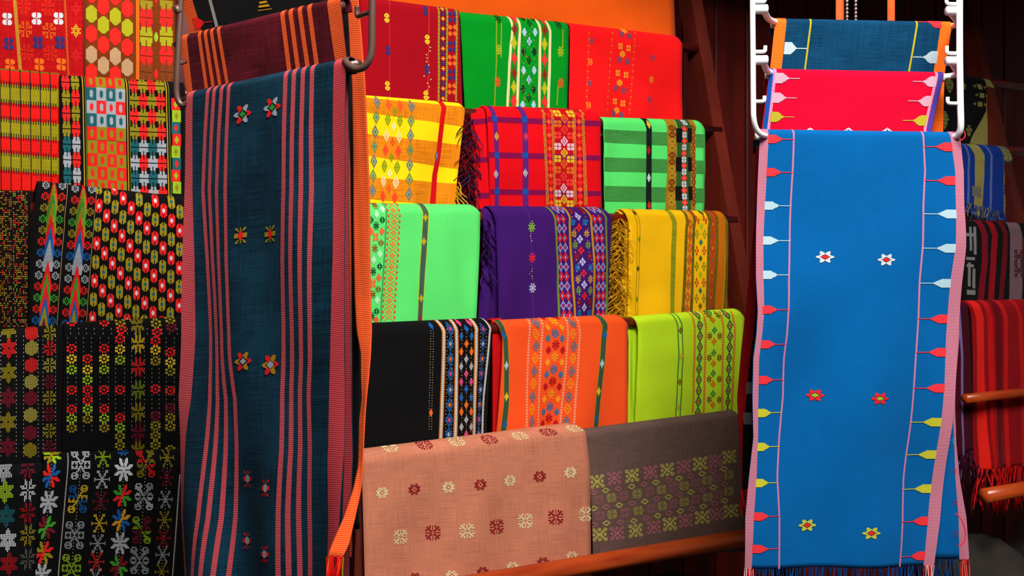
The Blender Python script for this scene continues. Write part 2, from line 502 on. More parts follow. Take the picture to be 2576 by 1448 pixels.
def s_four(X, Y):  # four petals on the axes
    return _i((abs(X)+abs(Y-.55)*1.1 < .45) | (abs(X)+abs(Y+.55)*1.1 < .45) | (abs(X-.6)+abs(Y) < .42) | (abs(X+.6)+abs(Y) < .42))
def s_floret(X, Y):  # red clover: four petals on the diagonals
    return _i((np.hypot(abs(X)-.5, abs(Y)-.5) < .5) & (abs(X) > .1) & (abs(Y) > .08), np.hypot(X, Y) < .15)
def s_flor8(X, Y):  # dashed little flower of the black cloths
    m = ((abs(Y) > .18) & (abs(Y) < .5) & (abs(X) > .45)) | ((abs(X) > .15) & (abs(X) < .42) & (abs(Y) > .55)) | (np.hypot(X, Y) < .26)
    return _i(m)
def s_star8(X, Y):
    t = np.arctan2(Y, X); r = np.hypot(X, Y)
    lim = .32+.78*np.abs(np.cos(4*(t-math.pi/8)))**1.3
    m = (r < lim) & ~((abs(X) < .07) | (abs(Y) < .07)) | (r < .18)
    q = (X*Y > 0)
    return _i(m, m & q)
def s_star6(X, Y):
    t = np.arctan2(Y, X); r = np.hypot(X, Y)
    p = np.abs(((t/(math.pi/3)) % 1)-.5)*2
    lim = .50+.52*p
    d = abs(X)/.42+abs(Y)/.34
    m = (r < lim) & (d > 1.35)
    sec = (np.floor((t+math.pi/6)/(math.pi/3)).astype(int) % 2) == 0
    return _i(m & ~sec, m & sec, d < 1.0)
def s_star6d(X, Y):
    t = np.arctan2(X, Y); r = np.hypot(X, Y)
    p = np.abs(((t/(math.pi/3)) % 1)-.5)*2
    return _i((r < .52+.5*p) & (r > .13))
def s_bug(X, Y):
    core = ((abs(X) < .42) & (abs(Y) < .34)) | ((abs(X) < .25) & (abs(Y) < .5))
    arms = ((abs(X) > .42) & (abs(X) < .98) & (abs(Y) < .28)) | ((abs(Y) > .55) & ((abs(X) < .1) | (abs(abs(X)-abs(Y)*.75) < .16)))
    return _i(arms, core)
def s_snow(X, Y):
    r = np.hypot(X, Y); a = abs(X); b = abs(Y)
    m = (abs(a-b) < .11) & (r > .22) & (r < 1.12) | ((a < .07) & (b > .22) & (b < .98)) | ((b < .07) & (a > .22) & (a < .98))
    m |= (abs(a-.36) < .08) & (b > .66) & (b < .98) | (abs(b-.36) < .08) & (a > .66) & (a < .98)
    return _i(m)
def s_snow2(X, Y):  # ring diamond with eight teeth
    d = abs(X)+abs(Y); r = np.maximum(abs(X), abs(Y))
    m = ((d < .78) & (d > .5)) | (d < .2) | ((abs(abs(X)-.72) < .15) & (abs(abs(Y)-.3) < .14)) | ((abs(abs(Y)-.74) < .15) & (abs(abs(X)-.28) < .16)) | ((abs(abs(X)-.5) < .13) & (abs(abs(Y)-.55) < .13))
    return _i(m)
def s_aster(X, Y):
    r = np.hypot(X, Y)
    m = ((abs(Y) < .1) & (abs(X) < .95)) | (abs(abs(X)-abs(Y)*.62) < .13) & (abs(Y) > .1) | (np.hypot(abs(X)-.55, abs(Y)-.82) < .2) | ((abs(X) > .82) & (abs(Y) < .28))
    return _i(m)
def s_lobes(X, Y):
    a = abs(X); b = abs(Y)
    m = (abs(np.hypot(a-.62, (b-.74)*1.25)-.27) < .11) | (abs(np.hypot(a-.66, Y*1.3)-.27) < .12) | (abs(a-b*.8) < .13) & (b < .75)
    q = X*Y > 0
    return _i(m, m & q)
def s_xlobe(X, Y):
    a = abs(X); b = abs(Y)
    ring = lambda cx, cy: (np.hypot(a-cx, b-cy) < .27) & (np.hypot(a-cx, b-cy) > .09)
    m = ring(.74, .74) | (ring(0, .74)) | ((abs(a-b) < .22) & (a < .62)) | ((a > .55) & (a < .9) & (b < .3) & (abs(a-.72)+b < .34)) | (np.hypot(X, Y) < .3)
    return _i(m)
def s_rings2(X, Y):
    m = (abs(np.hypot(X, (abs(Y)-.5)*1.9)-.62) < .36)
    return _i(m)
def s_paddle(X, Y):  # arrow-shaped figure: body at left, stick to the right
    body = (X < -.42) & (abs(Y) < .97) | (X >= -.42) & (X < .10) & (abs(Y) < .86*(.10-X)/.52+.12)
    stick = (X >= .05) & (abs(Y) < .13)
    return _i(body | stick)
def s_tree(X, Y): return _i((abs(X) < (Y+1)/2) & (np.sin(Y*14) > -.3))
def s_swirl(X, Y):
    r = np.hypot(X, Y); return _i((abs(r-.72) < .26) | (r < .2))
def s_peak(X, Y):
    d = abs(X)+(1-Y)*.5; e = Y-abs(X)*1.0
    return _i((e > -.1) & (e < .35) , (e >= .35))
def s_zig(X, Y):
    return _i(abs(X-.55*np.sign(np.sin(Y*math.pi*4))*.8) < .38)
def s_leaf(X, Y):
    return _i((abs(X) < .75*(1-abs(Y)**1.6)) & (np.sin((Y+abs(X)*.8)*16) > -.45))
def s_xbar(X, Y): return _i((abs(abs(X)-abs(Y)) < .2) | ((abs(X) > .8) & (abs(Y) > .75)))

# yarn colours (sRGB)
WHT = (205, 208, 212); GRY = (160, 165, 172); RED = (232, 32, 30); DRD = (165, 12, 26); MAR = (120, 16, 38); ORG = (236, 104, 24)
YEL = (232, 190, 40); OLV = (150, 132, 22); KHA = (172, 158, 62); LIM = (150, 186, 30); GRN = (60, 150, 42); TEA = (24, 92, 100); BLU = (20, 92, 165)
NVY = (46, 44, 110); PNK = (214, 66, 120); LIL = (150, 145, 205); BLK = (18, 18, 20); CRM = (232, 214, 160); MAU = (150, 82, 92); BRN = (128, 60, 18); SKY = (165, 205, 225); GLD = (205, 150, 40)

# ================================================================ the setting
TOPS = {0: -870, 1: -625, 2: -382, 3: -110, 4: 190, 5: 512, 6: 878}
def ytop(k, px): return 620+TOPS[k]*(6100-px)/5170.0
def rail_pt(k, px, rad=.021):
    p = row(k).at(px, ytop(k, px))
    return p+RN*rad-np.array((0, 0, rad+(.006 if k < 6 else 0)))
def rail_at_t(k, t, rad=.021):
    """point on rail k at distance t along the rack (measured from the eye's foot point)"""
    p = rail_pt(k, 1400, rad); q = p+RD*(t-p@RD); return q
T_END = rail_pt(3, 1862)@RD; T_BEG = rail_pt(3, -140)@RD
T_R0 = rail_pt(4, 2395)@RD; T_R1 = rail_pt(4, 2760)@RD

M_WALL = wood('wall_boards', (36, 10, 8), (128, 30, 22), .45, (10, 10, 1.2), .25)
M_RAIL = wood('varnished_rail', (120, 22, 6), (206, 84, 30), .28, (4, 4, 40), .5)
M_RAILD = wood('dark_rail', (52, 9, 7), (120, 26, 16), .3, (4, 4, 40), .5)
M_POST = wood('dark_post', (40, 12, 8), (104, 30, 18), .45, (12, 12, 1.0), .3)
M_BEAM = wood('beam_wood', (50, 30, 18), (96, 62, 36), .6, (2, 30, 30), .3)
k = NB('trodden_earth'); tc = k.n('ShaderNodeTexCoord')
n1 = k.noise(tc.outputs['Object'], 7, 1, 1, 1, 8); n2 = k.noise(tc.outputs['Object'], 60, 1, 1, 1, 4)
k.l(k.mix(n1, lin((22, 19, 16)), lin((66, 58, 48))), k.b.inputs['Base Color']); k.b.inputs['Roughness'].default_value = .95
bp = k.n('ShaderNodeBump'); bp.inputs['Strength'].default_value = .6; bp.inputs['Distance'].default_value = .02
k.l(k.math('ADD', n1, k.math('MULTIPLY', n2, .3)), bp.inputs['Height']); k.l(bp.outputs[0], k.b.inputs['Normal'])
M_EARTH = k.m

V, Fc = [], []
NX, NY = 36, 34
for j in range(NY+1):
    for i in range(NX+1):
        x = -3.2+6.9*i/NX; y = -1.2+7.4*j/NY
        V.append((x, y, .012*math.sin(3*x+y)*math.cos(2.3*y-x)-.012))
Fc = [(j*(NX+1)+i, j*(NX+1)+i+1, (j+1)*(NX+1)+i+1, (j+1)*(NX+1)+i) for j in range(NY) for i in range(NX)]
structure(new_obj('floor', V, Fc, M_EARTH, smooth=True), 'dark trodden earth floor under the stall')

# boarded wall behind the racks: every board is a piece of its own
WC = 2.237+3*STEP+.30
ang = math.atan2(RD[1], RD[0])
def wall_pt(t, z, d=0.0): p = RD*t+RN*(WC+d); return (p[0], p[1], z)
wv, wf = [], []
t0, t1 = T_BEG-.3, T_R1+.5
wv = [wall_pt(t0, -.05, .03), wall_pt(t1, -.05, .03), wall_pt(t1, 2.75, .03), wall_pt(t0, 2.75, .03),
      wall_pt(t0, -.05, .06), wall_pt(t1, -.05, .06), wall_pt(t1, 2.75, .06), wall_pt(t0, 2.75, .06)]
wf = [(0, 1, 2, 3), (5, 4, 7, 6), (4, 0, 3, 7), (1, 5, 6, 2), (3, 2, 6, 7), (4, 5, 1, 0)]
wall = structure(new_obj('wall_back', wv, wf, M_WALL), 'dark reddish brown board wall behind the cloth racks')
BW = .135; nb = int((t1-t0)/BW)
rb = random.Random(3)
for i in range(nb):
    c = wall_pt(t0+(i+.5)*BW, 1.35, .012+rb.uniform(-.004, .004))
    v, f = box((0, 0, 0), (BW-.006, .024, 2.75), 0, .004)
    o = new_obj('board', v, f, M_WALL, wall)
    o.location = c; o.rotation_euler = (0, 0, ang)

# overhead poles that the hanging frames are hooked on
def pole(name, a, b, r, mat, label, cat):
    v, f = tube([a, (np.array(a)+np.array(b))/2, b], r, 14)
    return v, f
for n_, (ya, x0, x1, zz) in enumerate(((1.40, -1.3, .5, 2.16), (1.86, -.2, 1.7, 2.26), (2.20, -.1, 1.6, 2.37))):
    v, f = tube([(x0, ya, zz), ((x0+x1)/2, ya, zz+.003), (x1, ya, zz)], .022, 14)
    structure(new_obj('trim_%d' % (n_+1), v, f, M_BEAM, smooth=True), 'wooden roof pole above the hanging scarves')

# unseen board roof added for shade over the racks; its front edge keeps the daylight off the wall's upper part
CZ = 2.40
ce = structure(new_obj('ceiling', *box((.35, 3.63, CZ+.035), (4.9, 2.48, .02)), M_BEAM), 'added unseen board roof shading the upper racks and wall')
for i in range(18):
    v, f = box((-2.1+.2722*(i+.5), 3.63, CZ+.012), (.266, 2.48, .022), 0, .003); new_obj('board', v, f, M_BEAM, ce)
# wooden display racks: a thing each, rails and posts as parts
def rack(name, label, ta, tb, rows, posts):
    base = rail_at_t(6, (ta+tb)/2); root = thing(name, label, 'rack', (base[0], base[1], 0))
    for kx in rows:
        r = .022 if kx == 6 else .0145
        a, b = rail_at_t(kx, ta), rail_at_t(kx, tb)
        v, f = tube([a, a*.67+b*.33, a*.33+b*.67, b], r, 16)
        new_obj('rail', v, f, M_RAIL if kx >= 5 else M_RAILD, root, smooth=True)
    top, bot = rail_at_t(0, 0), rail_at_t(6, 0)
    for t in posts:
        a = rail_at_t(0, t); b = rail_at_t(6, t); d = (b-a)/np.linalg.norm(b-a)
        a = a-d*.12; b = b+d*((b[2]+.002)/-d[2])
        nrm = RN*.03; side = RD*.020
        back = RN*.012
        v = [a-side-nrm+back, a+side-nrm+back, a+side+nrm+back, a-side+nrm+back, b-side-nrm+back, b+side-nrm+back, b+side+nrm+back, b-side+nrm+back]
        f = [(3, 2, 1, 0), (4, 5, 6, 7), (0, 1, 5, 4), (1, 2, 6, 5), (2, 3, 7, 6), (3, 0, 4, 7)]
        new_obj('post', v, f, M_POST, root)
    return root
rack('cloth_rack', 'long leaning wooden rack whose rails carry the folded cloths behind the teal scarf', T_BEG, T_END, range(0, 7), (T_BEG+.02, T_END-.012))
rack('cloth_rack', 'wooden rack carrying folded cloths at the far right behind the blue scarf', T_R0, T_R1, range(1, 7), (T_R0+.45,))

# rough stones on the ground behind the racks
k = NB('dark_rock'); tc = k.n('ShaderNodeTexCoord')
n1 = k.noise(tc.outputs['Object'], 9, 1, 1, 1, 8)
k.l(k.mix(n1, lin((14, 12, 11)), lin((62, 54, 46))), k.b.inputs['Base Color']); k.b.inputs['Roughness'].default_value = .95
bp = k.n('ShaderNodeBump'); bp.inputs['Strength'].default_value = .8; bp.inputs['Distance'].default_value = .02
k.l(n1, bp.inputs['Height']); k.l(bp.outputs[0], k.b.inputs['Normal']); M_ROCK = k.m
def rock(loc, s, seed, label):
    rg = np.random.default_rng(seed); V, Fc = [], []
    nu_, nv_ = 14, 9; ph = rg.uniform(0, 6, (5,)); am = rg.uniform(.05, .14, (5,))
    for j in range(nv_+1):
        for i in range(nu_):
            th = math.pi*j/nv_; p = 2*math.pi*i/nu_
            r = 1+sum(am[q]*math.sin((q+1)*p+ph[q]+2*math.cos((q+2)*th)) for q in range(5))*math.sin(th)
            V.append((s[0]*r*math.sin(th)*math.cos(p), s[1]*r*math.sin(th)*math.sin(p), s[2]*math.cos(th)*(1+.1*math.sin(3*p+ph[0]))))
    zmin = min(v[2] for v in V)
    for j in range(nv_):
        for i in range(nu_): Fc.append((j*nu_+i, (j+1)*nu_+i, (j+1)*nu_+(i+1) % nu_, j*nu_+(i+1) % nu_))
    o = new_obj('rock', V, Fc, M_ROCK, smooth=True); o.location = (loc[0], loc[1], -zmin-.02)
    return tag(o, label, 'rock', 'rough stones on the ground')
rock((1.52, 3.36, 0), (.20, .16, .20), 1, 'dark rough stone on the ground below the red striped cloths, left one')
rock((1.86, 3.56, 0), (.18, .15, .21), 2, 'dark rough stone on the ground below the red striped cloths, right one')
rock((.45, 2.95, 0), (.26, .14, .20), 3, 'low dark stone on the ground under the bottom rail')

# ================================================================ left part of the rack
G1 = 'folded woven cloths on the left part of the rack'; G2 = 'folded cloths on the middle part of the rack'; G3 = 'folded cloths on the far right rack'; G4 = 'long hanging scarves'
def cloth(name, label, L, R, plane, mat, group, cat='cloth', **kw):
    c = [plane.at(*p) if len(p) == 2 else unp(*p) for p in (L[0], R[0], L[-1], R[-1])]
    base = (c[2]+c[3])/2
    root = thing(name, label, cat, tuple(base), group)
    d0 = plane.c-round((plane.c-2.237)/STEP)*STEP-2.237 if cat != 'scarf' or group == G3 else 0
    kw['rad'] = max(kw.get('rad', .0), .0215-d0) if group != G4 else kw['rad']
    return Cloth('fabric', root, L, R, plane, mat, **kw)

# -- row 1
c = cloth('folded_cloth', 'dark red folded cloth with white, blue and orange flowers and a gold ribbon', [(-60, -105), (-60, 166)], [(211, -108), (211, 200)], row(1), fab((178, 14, 18), var=.4, slub=.6), G1, seed=1)
for x0 in (18, 92, 147):
    ys = (48, 110, 164) if x0 == 18 else (47, 107, 162)
    for y, cc in zip(ys, (WHT, NVY, ORG)): c.motif(s_floret, x0+(y-48)*.06, y, 24, 30, [cc], 'flower_motif', style='solid')
    for y, cc in zip((-14, -70), (ORG, NVY)): c.motif(s_floret, x0-3, y, 24, 30, [cc], 'flower_motif')
for x0, ys in ((60, (16, 74, 132)), (120, (20, 78, 134))):
    for y, cc in zip(ys, ((224, 46, 20), ORG, (224, 46, 20))): c.motif(s_star8, x0+(y-20)*.06, y, 34, 40, [cc], 'star_motif', style='stitch', cell=3.6)
for y, cc in ((22, RED), (78, YEL), (140, RED)): c.motif(s_star6d, 191, y, 32, 36, [cc], 'star_motif', style='stitch', cell=4)
c.stripe([(37, 0), (50, 165)], 9, fab((196, 142, 44), rib=(110, 70, 20), per=.003), 'ribbon')
c.stripe([(163, 0), (172, 180)], 5, fab((170, 90, 30), rib=(190, 40, 20), per=.003), 'stripe')

c = cloth('folded_cloth', 'brown folded cloth with red, lime and beige hexagons', [(213, -110), (213, 200)], [(441, -90), (441, 215)], row(1, -.012), fab((118, 50, 14), var=.3, slub=.5), G1, seed=2)
for x0, y0, seq in ((230, -17, 'rlrbr'), (260, -36, 'brlrb'), (290, -54, 'brlrbr'), (320, -30, 'brlrb')):
    D = {'r': (238, 34, 26), 'l': (172, 168, 24), 'b': (190, 150, 110)}
    for i, ch in enumerate(seq):
        y = {230: (-14, 35, 85, 137, 182), 260: (-36, 16, 63, 113, 165), 290: (-58, -8, 42, 92, 142, 188), 320: (-30, 22, 70, 119, 170)}[x0][i]
        c.motif(s_hex, x0, y, 28, 44, [D[ch]], 'hexagon_motif', cell=3)
c.stripe([(346, -20), (346, 195)], 8, fab((236, 70, 22), rib=(190, 120, 30), per=.004, axis='x'), 'stripe')
for x0 in (368, 418):
    for y, cc in ((0, OLV), (45, RED), (92, (166, 160, 22)), (141, RED), (182, BRN)): c.motif(s_cross, x0, y, 38, 48, [cc], 'block_motif', cell=3)
for y, cc in ((-4, RED), (93, LIM), (186, RED)): c.motif(s_oval, 393, y, 10, 26, [cc], 'spot_motif')

# -- row 2
c = cloth('folded_cloth', 'folded cloth in red and olive horizontal stripes with black comb stitching', [(-60, 162), (-60, 490)], [(150, 180), (149, 478)], row(2), fab((226, 26, 20), var=.25, slub=.5), G1, seed=3, fold=.004)
ol = fab((150, 138, 22), var=.25, slub=.5)
for a0, a1 in ((211, 257), (299, 342), (384, 427)): c.band((a0-6, a0+13), (a1-6, a1+12), ol, 'olive_stripe')
c.band((162, 180), (170, 187), fab((110, 96, 20)), 'olive_stripe')
for x in (2, 27, 53, 78, 103, 128): c.stripe([(x-2, 200), (x+1, 460)], 2.2, thread(BLK), 'stitch_line', off=.0009)
pts = []
for yb in (212, 258, 300, 342, 385, 428):
    for x in np.arange(4, 145, 6.2): pts.append((x, yb+x*.085-2))
c.many(s_full, pts, 2.2, 15, [BLK], 'comb_stitches', join_=True, cell=2.4)

c = cloth('folded_cloth', 'black folded cloth with bands of red, olive and grey-blue checker weaving', [(149, 183), (152, 490)], [(466, 202), (466, 505)], row(2, -.010), fab((14, 13, 13), var=.3), G1, seed=4, fold=.004)
def xs(x, y): return x+(y-200)*.018
O2 = (142, 128, 18)
for ro, y in enumerate((213, 252, 291, 330, 369, 408, 447, 486)):
    pal = ((RED, O2), (O2, RED), (RED, O2), (O2, RED), (TEA, GRY), (GRY, RED), (TEA, GRY), (GRY, RED))[ro]
    for j, x in enumerate((165, 189)): c.motif(s_cross, xs(x, y), y-6, 25, 38, [pal[j % 2]], 'block_motif', cell=2.6)
    for j, x in enumerate((337, 359, 381, 403)): c.motif(s_cross, xs(x, y), y+(1+j)*.8, 23, 38, [pal[j % 2]], 'block_motif', cell=2.6)
rowsB = [(205, RED, O2), (237, TEA, GRY), (270, GRY, RED), (303, TEA, GRY), (336, RED, O2), (370, O2, RED), (403, RED, O2), (436, O2, RED), (468, RED, O2)]
for y, c1, c2 in rowsB:
    for j, x in enumerate((229, 254, 278, 302)):
        p, q = (c1, c2) if j % 2 == 0 else (c2, c1)
        c.motif(s_rectc, xs(x, y), y+(j-1)*1.5, 25, 33, [p, q], 'check_motif', cell=3)
for x in (211, 322, 421):
    c.stripe([(x-3, 200), (x+2, 460)], 2.4, thread(GLD), 'gold_line'); c.stripe([(x+3, 200), (x+8, 460)], 2.0, thread((96, 120, 20)), 'green_line')
for i, y in enumerate(range(262, 490, 30)): c.motif(s_rectc, 442+(i % 2)*2, y, 22, 30, [(RED, LIM, TEA)[i % 3], (LIM, O2, RED)[i % 3]], 'check_motif', cell=3)

# -- row 3
def dotted(c, x0, x1, y0, y1, cols, seed, step=(4.2, 5.2), fill=.62, name='dotted_weaving'):
    rg = np.random.default_rng(seed); pts, cs = [], []
    for y in np.arange(y0, y1, step[1]):
        for x in np.arange(x0, x1, step[0]):
            k_ = math.sin(x*.23)+math.sin(y*.085+x*.06)+rg.normal(0, .35)
            if rg.random() < fill: pts.append((x, y)); cs.append(cols[int((k_+2.4)/4.8*len(cols)) % len(cols)])
    rs, cc = [], []
    for p, q in zip(pts, cs):
        r = c.cells(s_full, p[0], p[1], 2.7, 3.3, 1.4)
        if r is not None:
            aa, bb, K = r
            aa = np.array([[aa.min(), aa.min(), aa.max(), aa.max()]]); bb = np.array([[bb.min(), bb.max(), bb.max(), bb.min()]])
            rs.append((aa, bb, np.array([0]))); cc.append([q])
    o = c._emit(rs, cc, name, .001, None); o['kind'] = 'stuff'
c = cloth('folded_cloth', 'black folded cloth densely dotted in red, orange and yellow at the left edge', [(-60, 474), (-60, 850)], [(78, 478), (72, 850)], row(3, -.004), fab((15, 12, 11), var=.3), G1, seed=5)
dotted(c, -6, 30, 482, 822, [DRD, OLV, (150, 80, 20), (150, 140, 30), RED], 1, fill=.5); dotted(c, 34, 70, 482, 822, [(170, 150, 30), OLV, (160, 90, 20), RED, (110, 150, 40), OLV, DRD], 2, fill=.6)
c = cloth('folded_cloth', 'black folded cloth with two arrowhead bands and rows of red and olive ovals', [(97, 452), (80, 540), (73, 640), (72, 845)], [(466, 492), (466, 835)], row(3, -.016), fab((13, 12, 12), var=.3), G1, seed=6, fold=.003, rad=.026)
APX = [(449, RED), (462, OLV), (487, GRN), (512, OLV), (540, RED), (572, BLU), (603, GRY), (658, RED), (688, GRN), (713, RED), (746, BLU), (771, OLV), (800, MAR)]
SW = [GRY, RED, OLV, GRN, OLV, RED, BLU, GRY, GRY, RED, GRN, RED, BLU]
for dx, ytop_ in ((0, 0), (74, 9)):
    def cx(y): return 139+dx-(y-455)*(.12 if y < 560 else .10)+(y-455)**2*.00005
    # the arrowheads: nested chevrons, one part per colour step
    for i, (ya, cc) in enumerate(APX):
        rs = []
        y2s = [q for q, _ in APX[i+1:]]
        for yy in np.arange(ya, min(ya+78, 818), 3.2):
            half = min((yy-ya)*.21+1.2, 12.5)
            nxt = max([min((yy-q)*.21+1.2, 12.5) for q in y2s if q <= yy] or [0])
            if nxt >= half: continue
            for sg in ((-1, 1) if nxt > 0 else (0,)):
                lo_, hi_ = (-half, half) if sg == 0 else ((-half, -nxt) if sg < 0 else (nxt, half))
                a0, b0 = c.ab(cx(yy)+lo_, yy+ytop_); a1, _ = c.ab(cx(yy)+hi_, yy+ytop_); _, b1 = c.ab(cx(yy), yy+ytop_+2.6)
                rs.append((np.array([[a0, a0, a1, a1]]), np.array([[b0, b1, b1, b0]]), np.array([0])))
        if rs: c._emit(rs, [[cc]]*len(rs), 'chevron_motif', .001, None)
    for i, cc in enumerate(SW):
        y = 463+i*28.3
        for sg in (-1, 1):
            c.motif(s_swirl, cx(y)+sg*21, y+ytop_+(4 if sg > 0 else 2), 19, 21, [cc], 'swirl_motif', style='stitch', cell=3.4)
    c.stripe([(cx(y_)+33, y_+10) for y_ in (470, 560, 650, 740, 800)], 1.6, thread((150, 120, 80)), 'thin_line')
for i in range(11):
    x0 = 251+i*20.2; base = 518+i*25 - (47*(int((i*25+60)/47)))
    for n_ in range(-1, 8):
        y = base+n_*47.0
        if y < 470+i*2 or y > 812: continue
        x = x0-(y-480)*.058*(1-i/12)
        if x > 462: continue
        r_ = ((n_+int((i*25+60)/47)) % 2 == 0)
        c.motif(s_ovalc, x, y, 17, 36, [RED, WHT] if r_ else [OLV, TEA], 'oval_motif', cell=2.6)

# -- row 4
c = cloth('folded_cloth', 'black folded cloth with columns of dotted six-pointed stars and hexagons', [(-60, 838), (-60, 1190)], [(160, 818), (152, 1190)], row(4, -.004), fab((12, 12, 13), var=.3), G1, seed=7)
for y, cc in ((828, OLV), (876, RED), (937, OLV), (1000, MAR), (1061, OLV), (1124, MAR)): c.motif(s_star6d, 22-(y-876)*.008, y, 46, 54, [cc], 'star_motif', style='stitch', cell=3.5)
for y, cc in ((838, RED), (875, KHA), (918, RED), (960, KHA), (1001, MAR), (1043, KHA), (1088, MAR), (1131, OLV)): c.motif(s_hex, 80-(y-838)*.015, y, 33, 38, [cc], 'hexagon_motif', style='stitch', cell=3.5)
for y, cc in ((838, OLV), (876, RED), (918, KHA), (960, MAR), (1000, OLV), (1041, MAR), (1083, OLV), (1124, MAR)): c.motif(s_star8, 126-(y-838)*.01, y, 30, 36, [cc], 'flower_motif', style='stitch', cell=3.5)
pts = [(x, y) for x in (2, 41, 59, 96, 108, 140) for y in np.arange(846, 1150, 10.0)]
c.many(s_full, pts, 1.6, 3.2, [(170, 160, 150)], 'bead_stitches', join_=True, cell=1.6)
c = cloth('folded_cloth', 'black folded cloth with columns of small red, yellow and green florets', [(163, 815), (155, 1180)], [(468, 798), (468, 1170)], row(4, -.014), fab((11, 11, 12), var=.3), G1, seed=8, fold=.004)
FC = {'r': RED, 'y': YEL, 'g': LIM, 'o': OLV, 'm': MAR}
for x, seq in ((180, [(811, 'r'), (876, 'r'), (902, 'y'), (929, 'g'), (980, 'r'), (1028, 'r'), (1052, 'g'), (1075, 'o')]),
               (220, [(902, 'r'), (929, 'y'), (955, 'g'), (980, 'r'), (1005, 'r'), (1028, 'g'), (1052, 'o')]),
               (262, [(811, 'r'), (876, 'r'), (902, 'y'), (929, 'g'), (980, 'r'), (1028, 'r'), (1052, 'g'), (1075, 'o')]),
               (302, [(812, 'o'), (829, 'r'), (852, 'r'), (878, 'y'), (905, 'g'), (980, 'r'), (1050, 'r'), (1075, 'g'), (1097, 'o'), (1120, 'o')]),
               (391, [(815, 'o'), (835, 'r'), (857, 'r'), (880, 'y'), (907, 'o'), (978, 'r'), (1045, 'm'), (1070, 'o'), (1095, 'o'), (1118, 'o')]),
               (428, [(805, 'o'), (823, 'm'), (885, 'r'), (910, 'y'), (933, 'o'), (982, 'r'), (1025, 'm'), (1050, 'o'), (1072, 'o'), (1130, 'o')])):
    for y, ch in seq: c.motif(s_flor8, x+(4 if y < 840 else 0), y, 25, 23, [FC[ch]], 'floret_motif', cell=2.5)
for y, cc in ((818, OLV), (864, YEL), (922, RED), (980, (120, 140, 30)), (1035, OLV), (1088, MAR), (1132, OLV)): c.motif(s_star8, 347, y, 33, 52, [cc], 'star_motif', style='stitch', cell=3.2)
pts = [(x+(8 if y < 850 else 0), y) for x in (170, 191, 210, 230, 252, 273, 291, 313, 331, 363, 382, 400, 418, 438) for y in np.arange(828, 1090, 11.0)]
c.many(s_full, pts, 1.5, 3.6, [(150, 140, 130)], 'bead_stitches', join_=True, cell=1.6)

# -- row 5
c = cloth('folded_cloth', 'black folded cloth with big dotted stars in the lower left corner', [(-60, 1178), (-60, 1520)], [(108, 1168), (88, 1520)], row(5, .002), fab((12, 12, 13), var=.3), G1, seed=9)
for y, cc in ((1185, GRY), (1236, LIM), (1297, TEA), (1358, WHT), (1417, DRD)): c.motif(s_star6d, 9+(y-1185)*.06, y, 52, 60, [cc], 'star_motif', style='stitch', cell=4)
for y, cc in ((1178, MAR), (1232, WHT), (1288, DRD), (1345, OLV), (1405, (90, 90, 90))): c.motif(s_star8, 70, y, 40, 56, [cc], 'star_motif', style='stitch', cell=4)
c = cloth('folded_cloth', 'black folded cloth with multicoloured eight-petal flowers and white butterfly shapes', [(112, 1146), (98, 1300), (84, 1520)], [(470, 1136), (474, 1520)], row(5, -.010), fab((11, 11, 12), var=.3), G1, seed=10, fold=.004)
def sl(x0, x1, y): return x0+(x1-x0)*(y-1146)/300.0
for y, a_, b_ in ((1150, OLV, LIM), (1197, BLU, RED), (1262, GRY, GRY), (1326, GRN, MAR), (1390, RED, OLV), (1446, GRY, GRY)): c.motif(s_star8, sl(132, 105, y), y, 48, 58 if y > 1155 else 34, [a_, b_], 'flower_motif', cell=2.5)
for y, a_, b_ in ((1147, BLU, BLU), (1182, WHT, WHT), (1246, RED, GRN), (1308, GLD, BLU), (1366, GRY, GRY), (1424, MAR, GRN)): c.motif(s_star8, sl(313, 298, y), y-(5 if y < 1150 else 0), 46 if y > 1150 else 28, 56 if y > 1150 else 16, [a_, b_], 'flower_motif', cell=2.5)
for y, a_, b_ in ((1170, WHT, WHT), (1254, YEL, BLU), (1345, GRY, GRY), (1428, LIM, LIM)): c.motif(s_lobes, sl(206, 178, y), y, 48, 70, [a_, b_], 'butterfly_motif', style='stitch', cell=3.2)
for y, a_, b_ in ((1166, OLV, RED), (1248, GRY, WHT), (1332, MAR, LIM), (1408, GRY, GRY)): c.motif(s_lobes, sl(369, 348, y), y, 46, 68, [a_, b_], 'butterfly_motif', style='stitch', cell=3.2)
for y, cc in ((1152, LIM), (1205, WHT), (1260, MAR), (1315, YEL), (1366, GRY), (1412, RED), (1452, GRY)): c.motif(s_aster, sl(261, 240, y), y, 40, 46, [cc], 'asterisk_motif', style='stitch', cell=2.9)
for y, cc in ((1153, OLV), (1200, MAR), (1255, GRY), (1306, OLV), (1352, DRD), (1393, GRY), (1436, OLV)): c.motif(s_aster, sl(422, 405, y), y, 36, 44, [cc], 'asterisk_motif', style='stitch', cell=2.9)
for p0, p1 in (((173, 1148), (147, 1446)), ((452, 1195), (434, 1446))): c.many(s_dia, along(p0, p1, 60), 4.2, 5, [(190, 180, 170)], 'chain_stitch', join_=True, cell=1.4)
for x0, x1 in ((132, 105), (206, 178), (261, 240), (313, 298), (369, 348), (422, 405)):
    c.many(s_full, [(sl(x0, x1, y), y) for y in np.arange(1160, 1448, 8.5)], 2, 3, [(170, 140, 100)], 'bead_stitches', join_=True, cell=1.6, off=.0007)

